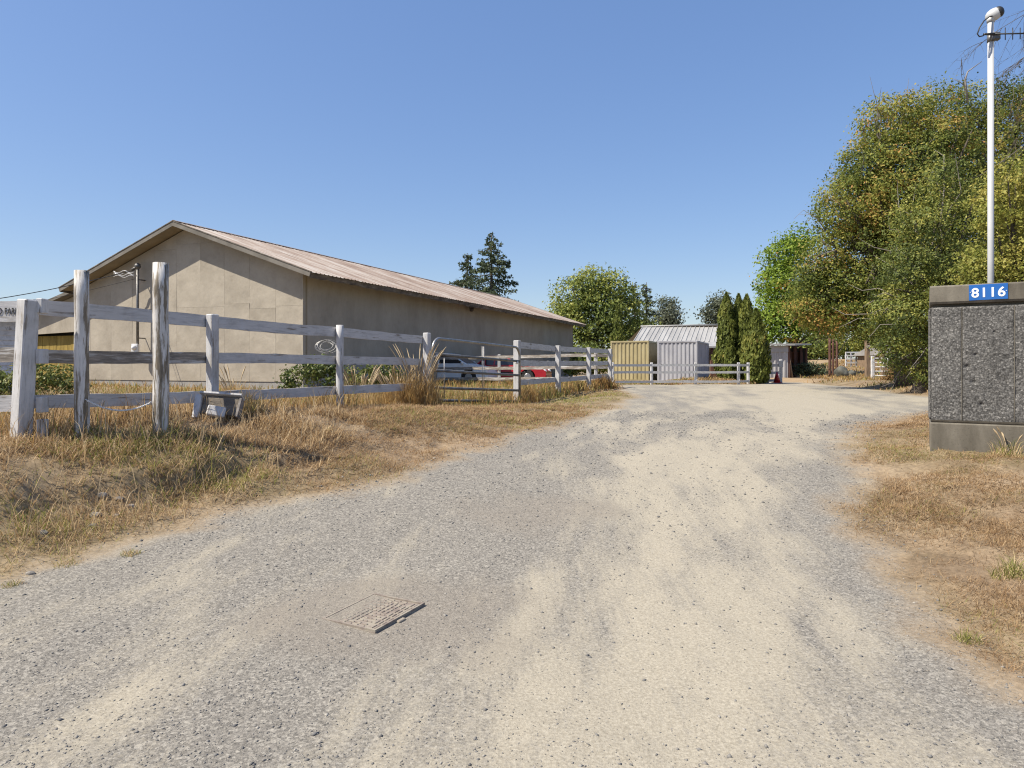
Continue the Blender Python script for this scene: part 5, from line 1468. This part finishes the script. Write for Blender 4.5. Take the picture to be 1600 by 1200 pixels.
def cedar(label, u, Y, vtop, rpx, n, name='cedar', col='thuja', group=None):
    b = Vector(gp(u, Y)); top = P3(u, vtop, Y); H = top.z - b.z; R = rpx * Y / FPX
    t = thing(name, b, label, 'cedar', 0, group)
    m = MB(); m.tube([b - Vector((0, 0, .2)), b + Vector((0, 0, H * .8))], [.1, .02], 7); m.build('trunk', M_['bark'], t)
    f = rng.random(n) ** 1.15; a = rng.random(n) * 2 * PI
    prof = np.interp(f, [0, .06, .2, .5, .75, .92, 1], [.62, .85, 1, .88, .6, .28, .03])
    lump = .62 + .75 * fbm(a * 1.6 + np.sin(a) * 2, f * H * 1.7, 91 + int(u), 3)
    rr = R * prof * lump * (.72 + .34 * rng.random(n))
    P = np.stack([b.x + np.cos(a) * rr, b.y + np.sin(a) * rr, b.z + .08 + f * (H - .08)], 1)
    nrm = unit(np.stack([np.cos(a), np.sin(a), np.full(n, .25)], 1) + rng.normal(0, .55, (n, 3)))
    s = .2 * (.6 + .8 * rng.random(n))
    up = unit(np.array([0, 0, 1.0]) + rng.normal(0, .35, (n, 3))); bb = unit(np.cross(nrm, up))
    v = np.stack([P - up * s[:, None] * .5, P + bb * s[:, None] * .25, P + up * s[:, None] * .6, P - bb * s[:, None] * .25], 1).reshape(-1, 3)
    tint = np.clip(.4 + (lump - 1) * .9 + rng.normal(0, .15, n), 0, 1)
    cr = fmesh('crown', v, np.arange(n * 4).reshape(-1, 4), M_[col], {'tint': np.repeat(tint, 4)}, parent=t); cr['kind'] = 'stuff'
cedar('left spire of the columnar cedar clump in front of the shed', 1135, 36.5, 459, 19, 6500)
cedar('second spire of the columnar cedar clump, just right of the leftmost', 1154, 36.8, 461, 18, 5600)
cedar('third spire of the columnar cedar clump, touching the rightmost', 1167, 36.2, 462, 18, 5600)
cedar('rightmost and lowest spire of the columnar cedar clump, reaching the gravel', 1181, 34.9, 484, 20, 6500)
cedar('low young cedar in front of the columnar cedar clump', 1141, 35.6, 530, 10, 1800)
cedar('single yellow-green columnar cedar left of the yellow container', 965, 50, 474, 13, 3000)

# bare birch hanging into the upper right corner
def bare_tree():
    b = Vector(gp(1760, 11.5)); t = thing('bare_tree', b, 'tree with thin bare hanging twigs reaching into the upper right corner', 'tree')
    m = MB(); top = b + Vector((-.3, 0, 9)); m.tube([b, b.lerp(top, .5) + Vector((.1, 0, 0)), top], [.16, .11, .04], 9); m.build('trunk', M_['bark'], t)
    m = MB()
    def twig(p, d, L, r, lev):
        pts = [p]; n = 7
        for k in range(n):
            d = (d + Vector((random.gauss(0, .1), random.gauss(0, .1), random.gauss(-.05, .08)))).normalized(); pts.append(pts[-1] + d * L / n)
        m.tube(pts, [r * (1 - .8 * k / n) for k in range(n + 1)], 4, cap=False)
        if lev:
            for k in range(2, n + 1):
                for _ in range(2 if lev > 1 else 1):
                    dd = (d + Vector((random.gauss(0, .6), random.gauss(0, .5), random.gauss(-.25, .45)))).normalized()
                    twig(pts[k], dd, L * random.uniform(.22, .42), r * .5, lev - 1)
    for (u0, v0, u1, v1) in ((1720, -60, 1568, 8), (1720, 10, 1572, 60), (1720, 60, 1560, 105), (1720, 90, 1566, 150), (1730, 150, 1580, 165), (1720, -120, 1590, -20), (1700, 20, 1540, 92)):
        a = P3(u0, v0, 11.3 + random.uniform(-.4, .4)); c = P3(u1, v1, 10.8 + random.uniform(-.5, .5))
        a2 = Vector((top.x, top.y, min(top.z, a.z + .3))); m.tube([a2, a], [.02, .016], 4, cap=False)
        twig(a, (c - a).normalized(), (c - a).length, .009, 2)
    m.build('twigs', M_['bark'], t)
bare_tree()
# dead branch standing out of the crown left of the pole
m = MB(); r_ = [P3(1512, 160, 24), P3(1508, 125, 24), P3(1512, 112, 24), P3(1534, 96, 24)]; m.tube(r_, [.035, .03, .022, .01], 5)
m.tube([P3(1509, 136, 24), P3(1500, 128, 24), P3(1488, 122, 24)], [.02, .015, .006], 4)
_t = [o for o in bpy.data.objects if o.get('label', '').startswith('tall bronze-topped')][0]
m.build('dead_branch', M_['twig'], _t)

# ------------------------------------------------------------------ grass
def blades(P, h, w, lean, tint, bend=.5, flat=1.0):
    n = len(P)
    a = rng.random(n) * 2 * PI; d = np.stack([np.cos(a), np.sin(a), np.zeros(n)], 1)
    la = rng.random(n) * 2 * PI; L = np.stack([np.cos(la), np.sin(la), np.zeros(n)], 1) * lean[:, None]
    up = np.array([0, 0, flat]); H = h[:, None]
    mid = P + (up * .6 + L * .35) * H
    tip = P + (up * np.clip(1 - .25 * lean[:, None], .15, 1) + L * (.35 + bend)) * H
    s = d * w[:, None] * .5
    v = np.stack([P - s, P + s, mid + s * .8, mid - s * .8, tip], 1).reshape(-1, 3)
    b = (np.arange(n) * 5)[:, None]
    f = np.concatenate([b + np.array([0, 1, 2]), b + np.array([0, 2, 3]), b + np.array([3, 2, 4])], 0)
    return v, f, np.repeat(tint, 5)
def needles(P, h, w, lean, tint, flat=1.0):
    n = len(P)
    a = rng.random(n) * 2 * PI; L = np.stack([np.cos(a), np.sin(a), np.zeros(n)], 1) * lean[:, None]
    s = np.stack([-np.sin(a), np.cos(a), np.zeros(n)], 1) * w[:, None] * .5
    j = rng.normal(0, .35, (n, 3)); j[:, 2] = 0
    tip = P + (np.array([0, 0, flat]) * np.clip(1 - .25 * lean[:, None], .15, 1) + L * .75 + j * .3) * h[:, None]
    v = np.stack([P - s, P + s, tip], 1).reshape(-1, 3)
    return v, np.arange(n * 3).reshape(-1, 3), np.repeat(tint, 3)
def scatter(n, xr, yr, power=1.0):
    y = yr[0] + (yr[1] - yr[0]) * rng.random(n) ** power
    x = xr[0] + (xr[1] - xr[0]) * rng.random(n)
    ok = np.abs(x) < y * .8 + 1.9
    return x[ok], y[ok]
def in_building(x, y):
    dx, dy = x - BC.x, y - BC.y
    a = dx * TB.x + dy * TB.y; l = dx * LB.x + dy * LB.y
    return (a > -.1) & (l > -.1) & (a < 12)
def on_pillar(x, y):
    dx, dy = x - PC.x, y - PC.y; a = dx * PT.x + dy * PT.y; b = -(dx * PN.x + dy * PN.y)
    return (a > -.03) & (a < 1.65) & (b > -.03) & (b < .8)
def fence_dist(x, y):
    pts = [(-7.8, 6.45)] + [(fx_(u, Y), Y) for u, Y in FP] + [(GB.x, GB.y)] + [(fx_(u, Y), Y) for u, Y in ((872, 21.6), (920, 24.6), (953, 27.6))]
    d = np.full(x.shape, 1e9)
    for i in range(len(pts) - 1):
        (ax, ay), (bx, by) = pts[i], pts[i + 1]
        t = np.clip(((x - ax) * (bx - ax) + (y - ay) * (by - ay)) / ((bx - ax) ** 2 + (by - ay) ** 2), 0, 1)
        dd = np.hypot(x - ax - t * (bx - ax), y - ay - t * (by - ay))
        if i == 3: dd = dd + 3       # gate opening
        d = np.minimum(d, dd)
    side = (x - np.interp(y, [p[1] for p in pts[1:]], [p[0] for p in pts[1:]])) < 0
    return d, side
def sow(name, n, xr, yr, power, mat, h0, h1, thresh, wmin=.004, near_bias=None, greenbias=0., lean=(.5, .8), edge=(-.1, .9), keepf=None, flat=1.0, fine=False, tshift=0.0):
    x, y = scatter(n, xr, yr, power)
    sd = sdist(x, y, DRIVE); sn = sd + (fbm(x * .8, y * .8, 21, 4) - .5) * .9 + (fbm(x * 4, y * 4, 22, 3) - .5) * .3
    tk = sdist(x, y, TRACK)
    den = fbm(x * 1.7, y * 1.7, 101, 4)
    keep = (sn > thresh * rng.random(len(x))) & ~in_building(x, y) & ~on_pillar(x, y) & (tk > .3) & (rng.random(len(x)) < np.clip((den - .22) * 2.6, .1, 1)) & (rng.random(len(x)) < sstep(edge[0], edge[1], sn) * .9 + .1)
    if keepf is not None: keep &= keepf(x, y)
    x, y, sd, den = x[keep], y[keep], sd[keep], den[keep]
    z = hgt(x, y, sd)
    h = (h0 + (h1 - h0) * rng.random(len(x)) ** 1.6) * (.45 + 1.1 * den)
    g = np.clip((fbm(x * .6, y * .6, 51, 4) - .47) * 3.2, 0, 1) + greenbias + .35 * sstep(12, 16, y) * (x < 4)
    tint = np.clip(rng.random(len(x)) * .72 + (den - .5) * .25 + tshift, 0, .8)
    tint = np.where(rng.random(len(x)) < g * .6, .86 + .14 * rng.random(len(x)), tint)
    w = np.maximum(wmin, y * .0009) * (.6 + .8 * rng.random(len(x)))
    le = lean[0] + lean[1] * rng.random(len(x))
    P = np.stack([x, y, z - .01], 1)
    v, f, t = needles(P, h, w, le, tint, flat) if fine else blades(P, h, w, le, tint, flat=flat)
    return tag(fmesh(name, v, f, M_[mat], {'tint': t}), kind='stuff')
def off_gate(x, y):
    t = np.clip(((x - GA.x) * GD.x + (y - GA.y) * GD.y), 0, 4); return np.hypot(x - GA.x - t * GD.x, y - GA.y - t * GD.y) > .4 + .5 * rng.random(len(x))
# matted dry turf on both verges
sow('dry_turf', 900000, (-10, 4), (3.4, 15), 1.25, 'straw', .03, .11, .25, .0032, greenbias=-.15, lean=(.6, 1.6), fine=True, keepf=off_gate)
sow('dry_turf', 130000, (-3, 6), (13, 31), 1.1, 'straw', .03, .09, .25, .009, lean=(.6, 1.4), fine=True, keepf=off_gate)
sow('dry_turf', 620000, (2, 9), (2.4, 14.6), 1.3, 'straw', .02, .075, .3, .0026, lean=(.7, 1.8), fine=True)
sow('straw_litter', 280000, (-10, 4), (3.6, 13), 1.2, 'straw', .05, .14, -.5, .0032, lean=(.9, .8), flat=.16, greenbias=-.5, fine=True, edge=(-.5, .25))
sow('straw_litter', 240000, (2, 7), (2.4, 12), 1.2, 'straw', .04, .12, -.5, .0028, lean=(.9, .8), flat=.16, greenbias=-.5, fine=True, edge=(-.5, .25))
# longer grass on the bank crest left of the poles
def bank(x, y):
    d, s = fence_dist(x, y)
    return (rng.random(len(x)) < sstep(-1.9, -2.8, x) * (d < 2.3)) & (y < 9.5)
sow('bank_grass', 200000, (-9.5, -1.5), (4.2, 9.5), 1.0, 'straw', .05, .16, .5, .0035, greenbias=-.1, lean=(.5, 1.3), keepf=bank, tshift=.22)
# yard grass behind the fence and along the fence line
def yard(x, y):
    d, s = fence_dist(x, y); t = np.clip((x - GA.x) * GD.x + (y - GA.y) * GD.y, 0, 4); return s & (d > .15) & ((np.hypot(x - GA.x - t * GD.x, y - GA.y - t * GD.y) > 1.3) | (rng.random(len(x)) < .12))
sow('bank_stalks', 9000, (-8, -1.2), (4.4, 10), 1.0, 'straw', .18, .42, .4, .003, greenbias=-.3, lean=(.15, .6), keepf=bank, tshift=.3)
sow('yard_grass', 60000, (-22, 9), (6.6, 34), 1.1, 'gold', .08, .34, .3, .006, keepf=yard, lean=(.25, .6))
def along(x, y):
    d, s = fence_dist(x, y); return rng.random(len(x)) < np.exp(-(d / .28) ** 2) * np.where(s, 1, .45)
sow('fence_line_grass', 300000, (-8, 5), (6, 28), 1.0, 'gold', .1, .42, .2, .005, keepf=along, lean=(.2, .6))
sow('verge_grass', 26000, (2, 14), (27.5, 36), 1.0, 'straw', .06, .22, .15, .01, greenbias=.3)
sow('track_grass', 26000, (10, 40), (33, 80), 1.0, 'gold', .1, .3, .3, .02, greenbias=.1)
sow('roadside_grass', 16000, (9, 24), (15, 30), 1.0, 'straw', .05, .2, .2, .01)

def tuft(name, label, x, y, n, r, h0, h1, mat='gold', w=.006, tint=(.1, .8), lean=(.1, .45), plume=0, group=None):
    z = hz(x, y)
    t = thing(name, (x, y, z), label, 'grass tuft', 0, group)
    a = rng.random(n) * 2 * PI; q = np.sqrt(rng.random(n)) * r
    X, Y = x + np.cos(a) * q, y + np.sin(a) * q
    P = np.stack([X, Y, hgt(X, Y) - .02], 1)
    h = (h0 + (h1 - h0) * rng.random(n) ** 1.4) * (1.12 - .55 * (q / r) ** 1.5)
    ww = np.full(n, w) * (.6 + .8 * rng.random(n))
    tt = tint[0] + (tint[1] - tint[0]) * rng.random(n)
    v, f, tn = blades(P, h, ww, lean[0] + lean[1] * rng.random(n), tt, .45)
    o = fmesh('blades', v, f, M_[mat], {'tint': tn}, parent=t); o['kind'] = 'stuff'
    if plume:
        m = MB()
        for k in range(plume):
            aa = random.uniform(0, 2 * PI); d = Vector((math.cos(aa), math.sin(aa), 0)); L = h1 * random.uniform(.85, 1.3); b = Vector((x + d.x * r * .3, y + d.y * r * .3, z))
            pts = [b + d * (.32 * L * s ** 2) + Vector((0, 0, L * s * (1 - .1 * s))) for s in (0, .3, .55, .75, .88, 1)]
            m.tube(pts, [.004, .004, .003, .006, .011, .003], 5, cap=False)
        m.build('seed_stalks', M_['straw_solid'], t)
M_['straw_solid'] = simple('straw_stalk', [(.3, (.3, .22, .13)), (.7, (.44, .35, .22))], 8, .8, 0)
x, y = fx_(652, 13.0), 13.0
tuft('tall_grass_tuft', 'tall rust-gold grass tuft hiding the foot of the left gate post', x, y, 1500, .46, .15, 1.05, w=.009, tint=(.05, .85), lean=(.05, .75), plume=34)
tuft('tall_grass_tuft', 'lower tawny grass tuft just left of the tall gate post tuft', fx_(628, 12.9), 12.9, 900, .45, .12, .62, w=.009, tint=(.05, .85), lean=(.1, .7), plume=16)
tuft('tall_grass_tuft', 'pale feathery grass tuft under the rails just right of the second post', fx_(366, 9.2), 9.2, 700, .18, .2, .58, w=.006, tint=(.5, .85), plume=8)
tuft('tall_grass_tuft', 'dry leaning grass tuft behind the rails right of the third post', fx_(618, 13.4), 13.4, 1000, .55, .2, .8, w=.008, tint=(.3, .85), plume=44)
tuft('tall_grass_tuft', 'green and straw grass tuft beside the broken wooden box', fx_(385, 8.5), 8.5, 700, .2, .12, .42, w=.007, tint=(.55, 1), lean=(.3, .7))
tuft('tall_grass_tuft', 'golden grass tuft at the right gate post', fx_(826, 18.2), 18.2, 700, .35, .2, .6, w=.012, tint=(.2, .8))
tuft('tall_grass_tuft', 'brown grass tuft at the last post of the main fence', fx_(941, 26.4), 26.4, 900, .5, .25, .75, w=.018, tint=(.0, .5))
tuft('tall_grass_tuft', 'thin pale stalks behind the rails left of the coil of wire', fx_(560, 12.6), 12.6, 420, .5, .25, .75, w=.007, tint=(.45, .85), plume=34)
tuft('grass_clump', 'yellow-green grass clump on the right verge at the frame edge', 3.35, 4.55, 420, .13, .06, .2, 'straw', .005, (.7, 1), (.4, .7))
tuft('grass_clump', 'small green grass clump in the dry right verge nearest the gravel', fx_(1510, 3.75), 3.75, 200, .07, .04, .11, 'straw', .004, (.8, 1), (.4, .8))
tuft('grass_clump', 'yellowish grass clump at the edge of the gravel below the bank', fx_(205, 5.15), 5.15, 240, .07, .03, .09, 'straw', .004, (.6, 1), (.4, .9))
tuft('grass_clump', 'small green grass clump in the gravel at the left frame edge', fx_(18, 4.55), 4.55, 200, .07, .03, .09, 'straw', .004, (.6, 1), (.4, .9))
tuft('grass_clump', 'flat yellow grass clump left of the other one below the bank', fx_(105, 4.95), 4.95, 240, .1, .03, .08, 'straw', .004, (.6, 1), (.4, .9))
tuft('grass_clump', 'green grass and long stalks at the foot of the concrete pillar', 5.6, 7.68, 260, .16, .06, .3, 'straw', .005, (.6, 1), (.3, .9), plume=4)
tree('weed_patch', 'green leafy weeds behind the rails left of the third post', 'weeds', (fx_(490, 13.5), 13.5, hz(fx_(490, 13.5), 13.5)),
     BL(13.5, (478, 580, 20), (505, 574, 18), (522, 588, 20), (455, 592, 14), (548, 592, 16)), M_['weed'], 150, 16, .15, .07, .012, nl=14)
tree('weed_patch', 'green leafy weeds behind the rails right of the third post', 'weeds', (fx_(595, 14), 14, hz(fx_(595, 14), 14)),
     BL(14, (575, 590, 18), (600, 585, 20), (620, 592, 16)), M_['weed'], 90, 16, .12, .07, .012, nl=8)
tree('weed_patch', 'dense green weeds with pale flower heads behind the leftmost fence post', 'weeds', (fx_(70, 9.5), 9.5, hz(fx_(70, 9.5), 9.5)),
     BL(9.5, (60, 590, 26), (95, 588, 24), (20, 600, 24), (-15, 600, 24), (110, 605, 18)), M_['weed'], 190, 16, .1, .055, .01, nl=12)
